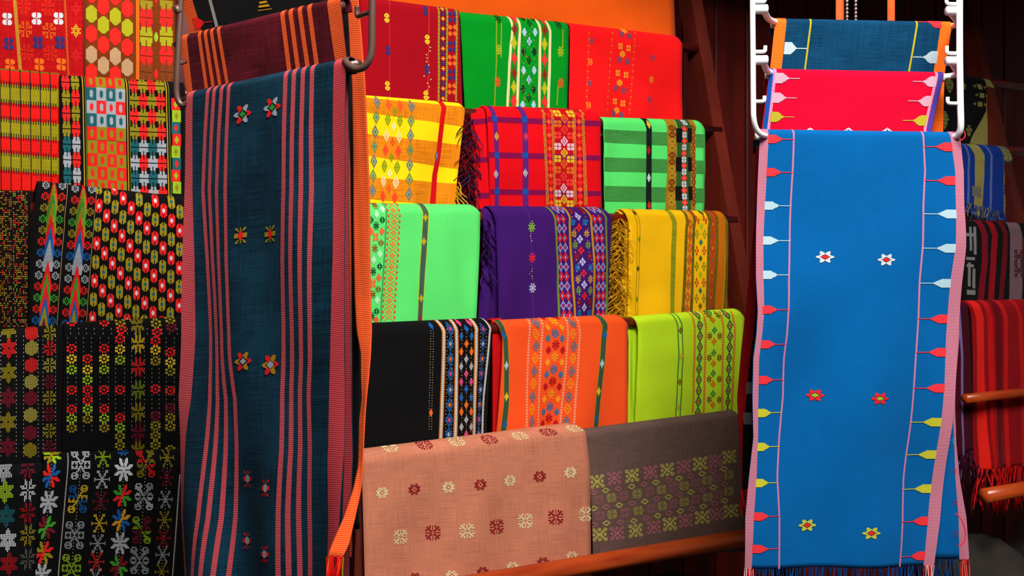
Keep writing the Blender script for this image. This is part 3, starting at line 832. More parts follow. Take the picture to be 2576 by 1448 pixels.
# ================================================================ middle part of the rack
def fringe(root, pts, length, cols, rad=.0012, jit=.006, seed=0, name='fringe', curl=.012, drift=(0, 0, 0), segs=5, nper=1, side=3):
    """hanging yarn ends: a strand from every start point"""
    rg = np.random.default_rng(seed); V, Fc, mi, uv, mats = [], [], [], [], [thread(q) for q in cols]
    for p in pts:
        for _ in range(nper):
            q = np.array(p)+rg.normal(0, jit*.3, 3); L = length*rg.uniform(.7, 1.15); ph = rg.uniform(0, 6.28, 2); am = rg.uniform(.3, 1, 2)*curl
            path = []
            for i in range(segs+1):
                t = i/segs
                path.append(q+np.array((am[0]*math.sin(3*t+ph[0])-am[0]*math.sin(ph[0]), am[1]*math.sin(2.5*t+ph[1])-am[1]*math.sin(ph[1]), -L*t))+np.array(drift)*t)
            v, f = tube(path, [rad, rad*1.1, rad*.7], side, cap=False); o = len(V)
            V += [tuple(x) for x in v]; uv += [(i*.001, j*.002) for i in range(len(v)//side) for j in range(side)]; Fc += [tuple(i+o for i in q_) for q_ in f]
            mi += [int(rg.integers(len(mats)))]*len(f)
    o = new_obj(name, V, Fc, mats, root, midx=mi, uvs=uv, smooth=True); o['kind'] = 'stuff'
    return o
def fold_layer(c, L, R, d, mat, name='inner_fold', **kw):
    """another layer of the same folded cloth showing beside or behind its face"""
    kw.setdefault('rad', .018); kw.setdefault('nu', 8); kw.setdefault('nv', 26); kw.setdefault('back', .08)
    return Cloth(name, c.root, L, R, c.plane.shift(d), mat, **kw)
LAY = .014

# -- row 0: plain orange cloth above
c = cloth('folded_cloth', 'plain orange cloth on the topmost rail above the green and red cloths', [(905, -255), (925, 30)], [(1690, -120), (1700, 125)], row(0), fab((222, 84, 14), var=.12, fade=.3), G2, seed=20, fold=.007, nu=40)

# -- row 1
c = cloth('folded_cloth', 'dark red folded cloth with sequinned blue and yellow figures beside the brown hanger', [(905, -14), (916, 265)], [(1155, 20), (1164, 270)], row(1, .001), fab((158, 8, 24), var=.15), G2, seed=21)
def pr(c, x, y, cc): c.motif(s_rings2, x, y, 12, 24, [cc], 'floret_motif', cell=2)
for x, y, cc in ((973, 45, YEL), (976, 127, NVY), (974, 216, YEL), (1070, 27, NVY), (1075, 99, YEL), (1074, 175, NVY), (1071, 240, YEL)): pr(c, x, y, cc)
c.stripe([(980, 60), (980, 240)], 2, thread((200, 30, 24)), 'thin_line'); c.stripe([(1079, 80), (1077, 245)], 2, thread((196, 50, 30)), 'thin_line')
c.stripe([(1115, 20), (1114, 250)], 18, fab((112, 8, 30)), 'woven_band')
for x0, x1 in ((1104, 1103), (1125, 1122), (1149, 1147)): c.many(s_oval, along((x0, 16), (x1, 252), 46), 6, 4.4, [(140, 150, 50), GLD], 'bead_column', join_=True, cell=1.5)
c.many(s_dia2, along((1114, 22), (1114, 248), 19), 11, 13, [[ORG, YEL], [NVY, MAR]], 'diamond_column', join_=True, cell=1.8)
for y, cc in ((42, NVY), (77, ORG), (117, NVY), (152, ORG), (188, NVY), (224, ORG)):
    for dx in (-6, 6):
        for dy in (-8, 8): c.motif(s_oval, 1138-(y-40)*.01+dx, y+dy, 10, 13, [cc], 'floret_motif', cell=2)
c.many(s_oval, [(1076+RNG.normal(0, 5), y) for y in np.linspace(110, 245, 16)], 3.5, 3.5, [CRM], 'sequins', join_=True, cell=1.2)

GR = fab((0, 140, 30), var=.14)
c = cloth('folded_cloth', 'green folded cloth with white stripes and red, brown and lime diamonds', [(1158, 24), (1172, 290)], [(1431, 52), (1428, 290)], row(1, -.006), GR, G2, seed=22)
for p in ([(1283, 37), (1290, 70), (1281, 160), (1277, 268)], [(1303, 40), (1308, 70), (1304, 160), (1301, 268)], [(1353, 44), (1360, 80), (1358, 160), (1356, 268)], [(1375, 46), (1384, 80), (1383, 160), (1380, 268)]):
    c.stripe(p, 6.5, fab((222, 214, 176), rib=(190, 170, 60), per=.006, axis='x'), 'white_stripe')
DQ = [[(240, 40, 40), (250, 60, 60)], [(120, 66, 14), (150, 20, 30)], [(176, 180, 20), (196, 190, 20)]]
for i, y in enumerate((43, 73, 108, 147, 184, 219, 254)):
    c.motif(s_dia2, 1294-(y-73)*.012+(2 if y < 50 else 0), y, 15, 36, DQ[i % 3], 'diamond_motif', cell=2.1)
    c.motif(s_dia2, 1370, y+3, 15, 36, DQ[i % 3], 'diamond_motif', cell=2.1)
for y, cc in ((42, (10, 50, 20)), (81, SKY), (130, (10, 46, 40)), (177, SKY), (224, (10, 46, 40)), (264, SKY)):
    for x in (1319, 1346): c.motif(s_dia, x-(y-80)*.03, y, 13, 22, [cc], 'diamond_motif', cell=2.1)
for y, cc in ((58, (8, 70, 24)), (104, SKY), (151, (10, 40, 10)), (201, SKY), (246, (8, 60, 24))): c.motif(s_four, 1332-(y-80)*.02, y, 12, 24, [cc], 'floret_motif', cell=2)
c.many(s_oval, [(1331+RNG.uniform(-18, 18)-(y-80)*.02, y) for y in np.linspace(68, 266, 70)], 3, 3, [GLD, (120, 160, 40)], 'sequins', join_=True, cell=1.1)
c.stripe([(1249, 60), (1248, 150), (1244, 260)], 2.6, thread((150, 160, 20)), 'thin_line'); c.stripe([(1261, 58), (1260, 145)], 2.6, thread((150, 160, 20)), 'thin_line', full=False)
for x, y, cc in ((1254, 46, (8, 60, 26)), (1254, 125, (170, 186, 20)), (1251, 206, (236, 76, 30)), (1407, 60, (8, 70, 30)), (1410, 130, (170, 186, 20)), (1411, 209, (236, 76, 30))): c.motif(s_star8, x, y, 15, 26, [cc], 'floret_motif', cell=1.8)
c.stripe([(1416, 75), (1415, 120)], 2.6, thread((150, 160, 20)), 'thin_line', full=False); c.stripe([(1405, 215), (1402, 265)], 2.6, thread((150, 160, 20)), 'thin_line', full=False)

RD1 = fab((250, 22, 24), var=.12, slub=.45)
c = cloth('folded_cloth', 'bright red folded cloth with scattered small yellow and grey-blue figures', [(1434, 54), (1434, 310)], [(1700, 86), (1716, 110), (1715, 322)], row(1, .001), RD1, G2, seed=23, fold=.007)
BG = (86, 78, 110); YF = (236, 150, 36)
for x, y, cc in ((1488, 103, BG), (1484, 156, YF), (1481, 210, BG), (1477, 265, YF), (1643, 145, BG), (1639, 200, YF), (1634, 250, BG)): c.motif(s_star8, x, y, 10, 16, [cc], 'floret_motif', cell=2)
for y, cc in ((88, BG), (119, YF), (152, BG), (186, YF), (224, BG), (257, YF), (287, BG)):
    for dx in (-10, 10): c.motif(s_floret, 1573+dx-(y-88)*.085, y+dx*.25, 10, 15, [cc], 'floret_motif', cell=2)
for y in (76, 136, 208, 277): c.motif(s_star8, 1571-(y-76)*.085, y, 13, 16, [YEL], 'floret_motif', cell=2)
for x0, x1 in ((1541, 1525), (1598, 1583), (1481, 1472)): c.many(s_dia, [(x0+(x1-x0)*t, 84+200*t) for t in np.linspace(0, 1, 26)], 5, 5.5, [(240, 110, 50), (236, 60, 36)], 'fleck_column', join_=True, cell=1.5)

# -- row 2
YL = fab((252, 214, 14), var=.1, slub=.3)
c = cloth('folded_cloth', 'yellow and orange checked folded cloth with teal diamond chains', [(918, 236), (926, 540)], [(1158, 256), (1170, 275), (1156, 400), (1138, 540)], row(2, .001), YL, G2, seed=24, fold=.009)
OR = fab((232, 128, 16), var=.35, slub=.9)
for p0, p1 in (((244, 268), (282, 318)), ((336, 364), (391, 425)), ((445, 462), (500, 520))): c.band(p0, p1, OR, 'orange_band')
c.stripe([(1110, 254), (1112, 300), (1104, 380), (1095, 440), (1092, 508)], 13, fab((206, 14, 22), var=.15), 'red_stripe', off=.0009)
c.motif(s_dia2, 1098, 392, 9, 30, [(90, 70, 120), (160, 150, 190)], 'diamond_motif', off=.0014, cell=2)
TEAL = (60, 130, 120); TG = (110, 140, 60)
for x0, x1 in ((949, 934), (1036, 1024)):
    for i, y in enumerate(range(257, 512, 37)): c.motif(s_ring, x0+(x1-x0)*(y-257)/250, y+(x0-949)*.11, 17, 36, [TG if i % 2 else (110, 120, 110), (20, 130, 150)], 'diamond_motif', cell=2)
for x0, x1 in ((978, 963), (1008, 994)):
    for y, cc in ((263, (250, 90, 30)), (300, (120, 150, 20)), (340, (250, 226, 150)), (377, (244, 70, 30)), (417, (120, 150, 20)), (455, (250, 220, 170)), (493, (244, 70, 30))):
        c.motif(s_dia2 if cc[0] > 200 and cc[1] < 100 else s_ring, x0+(x1-x0)*(y-263)/230, y+(x0-978)*.12, 14, 32, [cc, cc], 'diamond_motif', cell=2)
for y, cc in ((281, (120, 150, 20)), (318, (250, 240, 190)), (357, (244, 70, 30)), (396, (120, 150, 20)), (436, (250, 240, 190)), (474, (244, 80, 30))): c.motif(s_four, 993-(y-281)*.07, y, 11, 24, [cc], 'floret_motif', cell=2)
for i in range(9): pass
fringe(c.root, [c.P(1, b, .001) for b in np.linspace(.72, .98, 16)], .035, [(250, 200, 30), (236, 170, 20)], seed=3, drift=(.008, 0, 0), rad=.0016)

RD2 = fab((226, 10, 22), var=.14); PU = fab((128, 12, 72), var=.15); PU2 = fab((92, 34, 112), var=.15)
c = cloth('folded_cloth', 'red folded cloth with purple check and a yellow patterned band', [(1224, 262), (1236, 540)], [(1500, 272), (1511, 300), (1513, 540)], row(2, -.008), RD2, G2, seed=25, fold=.007)
for p0, p1 in (((293, 304), (307, 318)), ((382, 391), (397, 404)), ((475, 481), (489, 493))): c.band(p0, p1, PU, 'purple_band')
for p, w_ in (([(1238, 268), (1246, 320), (1250, 400), (1251, 512)], 11), ([(1312, 268), (1320, 300), (1322, 400), (1322, 512)], 14)):
    st = c.stripe(p, w_, PU2, 'purple_stripe', off=.0008)
for x, y in ((1244, 298), (1249, 390), (1251, 481), (1319, 300), (1321, 390), (1322, 482)): c.motif(s_full, x, y, 13 if x > 1300 else 11, 15, [(16, 78, 166)], 'blue_square', off=.0012)
for x, y, cc in ((1248, 343, YEL), (1322, 343, (240, 60, 80)), (1247, 438, WHT), (1321, 435, WHT)): c.motif(s_ring, x, y, 10, 22, [cc, cc], 'diamond_motif', off=.0014, cell=1.8)
c.stripe([(1398, 280), (1402, 300), (1421, 400), (1421, 512)], 0.5, RD2, 'seam')
c.stripe([(1414, 272), (1420, 320), (1421, 400), (1421, 512)], 106, fab((192, 8, 22)), 'woven_band', off=.00035)
for x0, x1 in ((1368, 1374), (1390, 1394), (1444, 1449), (1466, 1473)):
    c.many(s_zig, along((x0, 282), (x1, 508), 16), 7, 15, [(226, 178, 60)], 'zigzag_line', join_=True, cell=1.7)
for x0, x1 in ((1380, 1384), (1456, 1461)):
    for i, y in enumerate(np.arange(289, 512, 17)): c.motif(s_dia2, x0+(x1-x0)*(y-289)/220, y, 15, 17, [(246, 50, 36), (240, 110, 40)] if i % 2 else [(250, 30, 34), (250, 30, 34)], 'diamond_motif', cell=2)
for y, cc in ((285, YEL), (311, ORG), (340, (250, 60, 50)), (368, (230, 190, 210)), (399, YEL), (427, ORG), (457, (250, 60, 50)), (486, (230, 190, 210)), (511, YEL)):
    for x in (1403, 1436): c.motif(s_floret, x, y+(x-1403)*.04, 18, 17, [cc, (192, 8, 22)], 'floret_motif', cell=1.9)
for y, cc in ((299, ORG), (326, (250, 60, 50)), (355, (230, 190, 210)), (384, YEL), (412, ORG), (443, (250, 60, 50)), (473, (230, 190, 210)), (501, YEL)): c.motif(s_ring, 1420, y, 17, 25, [cc, cc], 'diamond_motif', cell=1.9)
fl = fold_layer(c, [(1184, 272), (1192, 400), (1198, 540)], [(1240, 266), (1246, 540)], LAY, RD2, seed=26, fold=.008, fa=1.2)
for p0, p1 in (((300, 296), (314, 310)), ((396, 394), (410, 408)), ((486, 484), (500, 498))): fl.band(p0, p1, PU, 'purple_band', parent=fl.o)
fringe(c.root, [c.plane.shift(.02).at(1181+3*math.sin(y*.2), y) for y in np.arange(300, 505, 5)], .04, [(120, 8, 22), (70, 6, 18), (150, 14, 30), (40, 40, 90)], nper=6, jit=.02, seed=4, drift=(-.006, -.004, 0), rad=.0014, curl=.018)

GL = fab((86, 222, 106), var=.08); GD = fab((60, 138, 62), var=.25, slub=.7)
c = cloth('folded_cloth', 'light and dark green checked folded cloth with a black stripe', [(1518, 292), (1524, 550)], [(1758, 300), (1773, 325), (1772, 550)], row(2, .001), GL, G2, seed=27, fold=.007)
for p0, p1 in (((325, 338), (358, 372)), ((395, 404), (431, 438)), ((467, 474), (507, 510))): c.band(p0, p1, GD, 'dark_green_band')
c.stripe([(1625, 300), (1632, 320), (1632, 400), (1630, 522)], 14, fab((20, 26, 26)), 'black_stripe', off=.0008)
for y, cc in ((313, YEL), (378, (180, 20, 30)), (447, WHT), (517, (220, 40, 30))): c.motif(s_dia, 1631, y, 9, 22, [cc], 'diamond_motif', off=.0013, cell=1.8)
c.stripe([(1686, 302), (1689, 330), (1690, 400), (1688, 524)], 25, fab((160, 118, 20), var=.3), 'gold_band', off=.0008)
c.stripe([(1722, 305), (1724, 330), (1724, 400), (1722, 524)], 42, fab((46, 84, 40)), 'green_band', off=.0007)
for y in (340, 413, 486):
    for x, w_ in ((1708, 16), (1736, 10)): c.motif(s_full, x, y, w_, 36, [(14, 14, 16)], 'black_check', off=.0011)
c.stripe([(1741, 306), (1744, 330), (1744, 400), (1742, 524)], 12, fab((160, 110, 24), var=.3), 'gold_band', off=.0009)
for i, y in enumerate(np.arange(322, 524, 17)):
    dark = (i//2) % 2 == 0
    c.motif(s_ring, 1690, y, 20, 17, [(110, 30, 14), (150, 60, 20)] if dark else [(190, 150, 40), (130, 90, 20)], 'diamond_motif', off=.0012, cell=1.9)
    c.motif(s_ringo, 1744, y, 11, 17, [(110, 30, 14)], 'diamond_motif', off=.0013, cell=1.9)
for i, y in enumerate(np.arange(308, 526, 15.5)): c.motif(s_dia2 if i % 2 else s_floret, 1722-(y-308)*.004, y, 13 if i % 2 else 11, 19 if i % 2 else 15, [(240, 50, 44), (250, 90, 80)] if i % 2 else [WHT, WHT], 'diamond_motif', off=.0013, cell=1.8)

# -- row 3
GM = fab((92, 224, 110), var=.1)
c = cloth('folded_cloth', 'mint green folded cloth with an orange lattice band and a grey stripe', [(915, 509), (922, 830)], [(1192, 513), (1208, 535), (1206, 640), (1198, 830)], row(3, -.004), GM, G2, seed=28, fold=.009)
def z4(x, y): return 900+.2562*x, 490+.2562*y
for x, y, sh, cc in ((180, 100, s_star8, (150, 60, 20)), (240, 245, s_win, (14, 60, 40)), (128, 245, s_win, (14, 60, 40)), (180, 302, s_star8, (14, 60, 40)), (237, 357, s_dia, (240, 100, 50)), (130, 355, s_dia, (240, 100, 50)), (175, 412, s_floret, (240, 110, 50)),
                     (227, 470, s_win, (140, 80, 20)), (165, 525, s_star8, (150, 70, 20)), (217, 580, s_dia, (180, 240, 190)), (155, 637, s_dia, (180, 240, 190)), (215, 700, s_win, (14, 60, 40)), (152, 750, s_star8, (14, 60, 40)), (207, 812, s_dia, (240, 100, 50)),
                     (150, 866, s_floret, (240, 110, 50)), (203, 925, s_win, (140, 80, 20)), (150, 975, s_star8, (150, 70, 20)), (196, 1032, s_dia, (180, 240, 190)), (190, 1142, s_win, (14, 60, 40)), (145, 1190, s_star8, (14, 60, 40)), (187, 1228, s_dia, (240, 90, 40)),
                     (245, 140, s_dia, (180, 240, 190)), (185, 190, s_dia, (180, 240, 190))):
    c.motif(sh, *z4(x, y), 14, 21, [cc], 'figure_motif', cell=1.8)
c.stripe([(970, 512), (972, 540), (966, 660), (959, 806)], 4, fab((20, 90, 40), rib=(90, 220, 110), per=.004), 'dotted_line')
for i, y in enumerate(np.arange(514, 806, 14.2)):
    x = 993-(y-514)*.055+(0 if y > 530 else -3)
    c.motif(s_ring if i % 2 else s_xbar, x, y, 17 if i % 2 else 24, 17, [(236, 140, 44), (236, 140, 44)], 'lattice_motif', cell=1.8)
    for sg in (-1, 1): c.motif(s_dia, x+sg*14, y, 6, 9, [(226, 80, 34)], 'lattice_tip', cell=1.6)
st = c.stripe([(1064, 513), (1071, 535), (1068, 620), (1056, 805)], 16, fab((190, 190, 40)), 'yellow_edge', off=.0004)
st = c.stripe([(1064, 513), (1071, 535), (1068, 620), (1056, 805)], 12.5, fab((60, 92, 74), var=.2), 'grey_stripe', off=.0008)
for y in (547, 607, 750): c.motif(s_dia, 1070-(y-547)*.05, y, 11, 21, [(190, 170, 20)], 'diamond_motif', off=.0013, cell=1.8)
c.motif(s_dia, 1057, 802, 9, 16, [(150, 30, 50)], 'diamond_motif', off=.0013, cell=1.8)

PR = fab((60, 20, 100), var=.2)
c = cloth('folded_cloth', 'deep purple folded cloth with red and lilac diamond bands', [(1236, 516), (1248, 560), (1252, 820)], [(1522, 520), (1540, 548), (1528, 815)], row(3, -.010), PR, G2, seed=29, fold=.009, rad=.024)
for y, cc in ((571, (130, 180, 50)), (648, (236, 30, 40)), (724, (190, 190, 220))): c.motif(s_star8, 1337+(y-571)*.032, y, 16, 24, [cc], 'star_motif', cell=1.8)
c.stripe([(1327, 528), (1334, 560), (1344, 780)], 1.4, thread((96, 40, 110)), 'thin_line')
for p, cc in (([(1384, 517), (1397, 560), (1404, 660), (1405, 790)], (110, 140, 50)), ([(1424, 518), (1434, 560), (1440, 660), (1442, 790)], (190, 140, 20)), ([(1474, 520), (1486, 560), (1492, 660), (1494, 790)], (190, 140, 20)), ([(1512, 524), (1524, 560), (1527, 660), (1526, 790)], (110, 130, 50))):
    c.stripe(p, 5, fab(cc, rib=tuple(int(q*.65) for q in cc), per=.003), 'braid_stripe')
for i in range(12):
    y = 526+i*24.2
    for xb, pts_ in ((0, ((1402, 1415), (1411, 1424), (1413, 1427), (1416, 1429))), (1, ((1493, 1506), (1500, 1514), (1504, 1516), (1507, 1518)))):
        t = min((y-526)/266, 1); kk = t*3; j = min(int(kk), 2); fr = kk-j
        for q in (0, 1):
            x = pts_[j][q]*(1-fr)+pts_[j+1][q]*fr
            c.motif(s_ring, x, y, 13.5, 24.5, [LIL, RED] if i % 2 == 0 else [RED, (190, 190, 230)], 'diamond_motif', cell=1.7)
SQ = [MAR, BLU, GLD, (110, 150, 40)]
for i in range(10):
    y = 530+i*28.6; t = (y-530)/260
    for x0 in (1440, 1469):
        c.motif(s_star8 if i % 4 > 1 else s_full, x0+13*min(1, t*2)-(0 if t < .5 else 0)+(t-.5)*2, y, 13 if i % 4 > 1 else 10, 18 if i % 4 > 1 else 15, [SQ[i % 4]], 'figure_motif', cell=1.8)
    c.motif(s_four, 1455+12*min(1, t*1.7)+(t-.5)*2, y+14, 13, 22, [(190, 190, 230) if i % 2 == 0 else RED], 'floret_motif', cell=1.8)
c.many(s_oval, [(x+13*min(1, (y-530)/130)+RNG.normal(0, 2), y) for y in np.linspace(536, 780, 26) for x in (1441, 1470)], 2.6, 2.6, [CRM, GLD], 'sequins', join_=True, cell=1.1)
c.many(s_oval, [(1336+(y-560)*.03+RNG.normal(0, 3), y) for y in np.r_[np.linspace(556, 606, 9), np.linspace(676, 700, 5)]], 2.6, 2.6, [CRM, GLD], 'sequins', join_=True, cell=1.1)
fold_layer(c, [(1216, 524), (1218, 640), (1202, 820)], [(1256, 518), (1262, 820)], LAY, PR, seed=30, fold=.012, fa=1.6, rad=.022)
fringe(c.root, [c.plane.shift(.018).at(1222+5*math.sin(y*.3), y) for y in np.arange(545, 700, 5)], .035, [(50, 16, 86), (70, 24, 110), (36, 12, 60)], nper=2, jit=.015, seed=6, rad=.002, curl=.012, drift=(.004, -.006, 0))

YM = fab((246, 184, 10), var=.12)
c = cloth('folded_cloth', 'golden yellow folded cloth with olive and brown bands and a looped fringe', [(1570, 524), (1582, 560), (1580, 815)], [(1815, 530), (1831, 556), (1829, 810)], row(3, .001), YM, G2, seed=31, fold=.007)
c.stripe([(1592, 530), (1602, 560), (1602, 760)], 1.5, thread((160, 110, 10)), 'thin_line'); c.stripe([(1600, 530), (1609, 560), (1608, 760)], 1.5, thread((160, 110, 10)), 'thin_line')
for x, y, cc in ((1597, 535, (60, 60, 20)), (1607, 601, (110, 150, 30)), (1605, 675, (60, 80, 20)), (1605, 752, (110, 140, 20))): c.motif(s_dia, x, y, 8, 15, [cc], 'diamond_motif', cell=1.7)
def z3(x, y): return 1660+.1932*x, 520+.1932*y
OB = fab((140, 140, 20), var=.35, slub=.7); OB2 = fab((104, 90, 16), var=.5, slub=.9); BR3 = fab((190, 104, 10), var=.15); BR4 = fab((168, 78, 12), var=.25)
c.stripe([z3(120, 40), z3(190, 250), z3(175, 700), z3(155, 1300)], 11.5, OB, 'olive_band')
c.stripe([z3(375, 60), z3(395, 250), z3(375, 700), z3(355, 1300)], 26, OB2, 'olive_band', off=.0005)
c.stripe([z3(375, 60), z3(395, 250), z3(375, 700), z3(355, 1300)], 12, fab((226, 150, 20)), 'yellow_band', off=.0008)
c.stripe([z3(660, 60), z3(690, 250), z3(680, 700), z3(660, 1300)], 26, OB2, 'olive_band', off=.0005)
c.stripe([z3(660, 60), z3(690, 250), z3(680, 700), z3(660, 1300)], 12, BR4, 'orange_band', off=.0008)
c.stripe([z3(760, 60), z3(800, 250), z3(790, 700), z3(775, 1300)], 19, BR3, 'brown_band', off=.0005)
c.stripe([z3(830, 80), z3(868, 250), z3(865, 700), z3(850, 1300)], 8, OB2, 'olive_band', off=.0005)
for i, y in enumerate((60, 225, 380, 535, 690, 850, 1010, 1175, 1330)):
    for xs_ in ((395, 1), (688, 2)):
        c.motif(s_ring, *z3(xs_[0]-(y-225)*.042*(1 if xs_[1] == 1 else .5), y), 11, 29, [(206, 40, 20), (150, 170, 20) if i % 2 else (40, 110, 70)], 'diamond_motif', off=.0013, cell=1.7)
for y, cc in ((165, RED), (355, (140, 150, 20)), (570, RED), (775, (110, 130, 20)), (985, RED), (1190, (130, 130, 20))):
    for x in (490, 588): c.motif(s_four, *z3(x-(y-165)*.025, y), 10, 26, [cc if cc is not RED else (206, 40, 30)], 'floret_motif', cell=1.8)
for y, cc in ((75, (60, 90, 30)), (250, (170, 190, 30)), (460, (30, 120, 90)), (670, (90, 90, 30)), (880, (170, 180, 20)), (1090, (40, 120, 80)), (1290, (110, 90, 20))): c.motif(s_dia, *z3(548-(y-75)*.03, y), 9, 17, [cc], 'diamond_motif', cell=1.7)
fold_layer(c, [(1560, 530), (1572, 560), (1562, 815)], [(1590, 526), (1598, 815)], LAY*.8, YM, seed=32, fold=.006, fa=1.0)
fringe(c.root, [c.plane.shift(.014).at(1556+4*math.sin(y*.3)-(y-560)*.02, y) for y in np.arange(545, 790, 4)], .03, [(220, 160, 20), (190, 126, 14), (236, 180, 40)], nper=6, jit=.016, seed=7, rad=.0013, curl=.022, drift=(-.004, -.006, 0))

# -- row 4
BK = fab((14, 13, 14), var=.3)
c = cloth('folded_cloth', 'black folded cloth with beaded bands of pink, blue and orange diamonds', [(900, 815), (895, 1160)], [(1222, 801), (1236, 825), (1226, 1140)], row(4, -.006), BK, G2, seed=33, fold=.007)
def zb(x, y): return 1080+.2209*x, 800+.2209*y
BEAD = fab((206, 206, 200), rib=(120, 110, 100), per=.0042); ORB = fab((206, 110, 20), rib=(120, 60, 10), per=.0042)
for pth in ([(115, 25), (155, 120), (160, 400), (150, 800), (132, 1400)], [(275, 20), (305, 130), (310, 400), (300, 800), (283, 1390)], [(505, 25), (535, 150), (533, 500), (520, 900), (508, 1360)]):
    q = [zb(*p) for p in pth]; c.stripe(q, 10, ORB, 'orange_edge', off=.0004); c.stripe(q, 5.2, BEAD, 'bead_stripe', off=.0009)
c.stripe([zb(*p) for p in ((650, 20), (685, 170), (660, 500), (628, 900), (615, 1360))], 4.5, BEAD, 'bead_stripe', off=.0009)
CC = [PNK, GRY, ORG, PNK, GRY, ORG, PNK, GRY]
for i, y in enumerate((122, 290, 463, 630, 813, 985, 1155, 1320)):
    x = 236-(max(0, y-700))*.035
    c.motif(s_ring, *zb(x, y), 16, 38, [(24, 90, 160), CC[i]], 'diamond_motif', cell=1.8); c.motif(s_dia, *zb(x, y), 7, 14, [CC[i]], 'diamond_motif', cell=1.7, off=.0013)
    x = 615-(max(0, y-120))*.038
    c.motif(s_ring, *zb(x, y), 14, 38, [(40, 70, 130), CC[i]], 'diamond_motif', cell=1.8); c.motif(s_dia, *zb(x, y), 6, 14, [CC[i]], 'diamond_motif', cell=1.7, off=.0013)
C3 = [PNK, BLU, ORG, GRY, PNK, BLU, ORG, GRY]
for i, y in enumerate((55, 203, 380, 548, 722, 900, 1062, 1232, 1390)):
    sk = -(y-55)*.012+(10 if y > 150 else -8)
    for x in (355, 473): c.motif(s_dia, *zb(x+sk, y), 11, 20, [C3[i % 4]], 'diamond_motif', cell=1.8)
for i, y in enumerate((-40, 118, 290, 465, 633, 803, 985, 1150, 1315)): c.motif(s_dia, *zb(425-(y-118)*.016, y), 11, 22, [C3[i % 4]], 'diamond_motif', cell=1.8)
gold = [(230, 180, 110), (190, 130, 60), (200, 200, 190)]
c.many(s_oval, [(1086-(y-840)*.015+dx, y) for y in np.arange(832, 1085, 6.5) for dx in (-2.5, 4)], 2.2, 2.2, gold, 'sequins', join_=True, cell=1)
c.many(s_oval, [zb(x-(y-150)*.015, y) for y in np.arange(130, 1300, 40) for x in (200, 262, 372, 425, 480, 582, 648)], 2.2, 2.2, gold, 'sequins', join_=True, cell=1)
c.motif(s_dia, 1086, 820, 11, 18, [BLU], 'diamond_motif', cell=1.8); c.motif(s_dia, 1085, 1038, 10, 20, [ORG], 'diamond_motif', cell=1.8)

OG = fab((252, 82, 30), var=.12)
c = cloth('folded_cloth', 'orange folded cloth with green edge stripes and pink bead rows', [(1250, 806), (1264, 850), (1248, 1120)], [(1560, 792), (1580, 815), (1574, 1105)], row(4, .001), OG, G2, seed=34, fold=.009)
def zo(x, y): return 900+.2795*x, 770+.2795*y
GS = fab((56, 80, 56), var=.2)
for p in ([(1275, 120), (1310, 250), (1328, 550), (1330, 850), (1305, 1150)], [(2185, 90), (2215, 250), (2195, 550), (2165, 850), (2150, 1050)]):
    c.stripe([zo(*q) for q in p], 14, fab((130, 140, 30)), 'yellow_edge', off=.0004); c.stripe([zo(*q) for q in p], 11.5, GS, 'green_stripe', off=.0008)
for x, y, cc in ((1308, 260, BLU), (1325, 530, SKY), (1328, 810, YEL), (1320, 1060, BLU), (2222, 260, BLU), (2195, 515, SKY), (2167, 765, YEL), (2152, 1010, BLU)): c.motif(s_dia, *zo(x, y), 10, 24, [cc], 'diamond_motif', off=.0013, cell=1.8)
for x0, x1, x2 in ((1550, 1550, 1500), (1660, 1662, 1620), (1880, 1890, 1830), (1980, 2000, 1935)):
    c.many(s_dia, [zo(np.interp(y, (100, 250, 1120), (x0, x1, x2)), y) for y in np.arange(105, 1115, 26)], 7.5, 8, [(255, 150, 110)], 'bead_column', join_=True, cell=1.6)
for k_, (x0, x1, x2) in enumerate(((1605, 1612, 1555), (1930, 1945, 1880))):
    for i, y in enumerate((150, 250, 360, 470, 585, 700, 815, 925, 1035)): c.motif(s_ring, *zo(np.interp(y, (150, 360, 1035), (x0, x1, x2)), y), 17, 29, [(110, 110, 120), (60, 110, 150)] if i % 2 == 0 else [(250, 140, 30), (250, 130, 30)], 'diamond_motif', cell=1.8)
SC = [(250, 150, 30), (70, 110, 150), (190, 16, 26)]
for i, y in enumerate((140, 240, 345, 455, 565, 675, 790, 905, 1010)):
    x = np.interp(y, (140, 345, 1010), (1770, 1780, 1735))
    c.motif(s_star8, *zo(x, y), 18, 25, [SC[i % 3]], 'star_motif', cell=1.7)
    for sg in (-1, 1): c.motif(s_dia2, *zo(x+sg*62, y+48), 12, 22, [SC[i % 3], SC[i % 3]], 'diamond_motif', cell=1.7)
c.motif(s_dia2, *zo(1690, 105), 13, 12, [SC[2], SC[2]], 'diamond_motif', cell=1.8); c.motif(s_dia2, *zo(1812, 105), 13, 12, [SC[2], SC[2]], 'diamond_motif', cell=1.8)
fold_layer(c, [(1240, 802), (1238, 900), (1238, 1120)], [(1266, 800), (1272, 1120)], LAY, fab((196, 12, 18)), seed=35, fold=.008, fa=1.0)

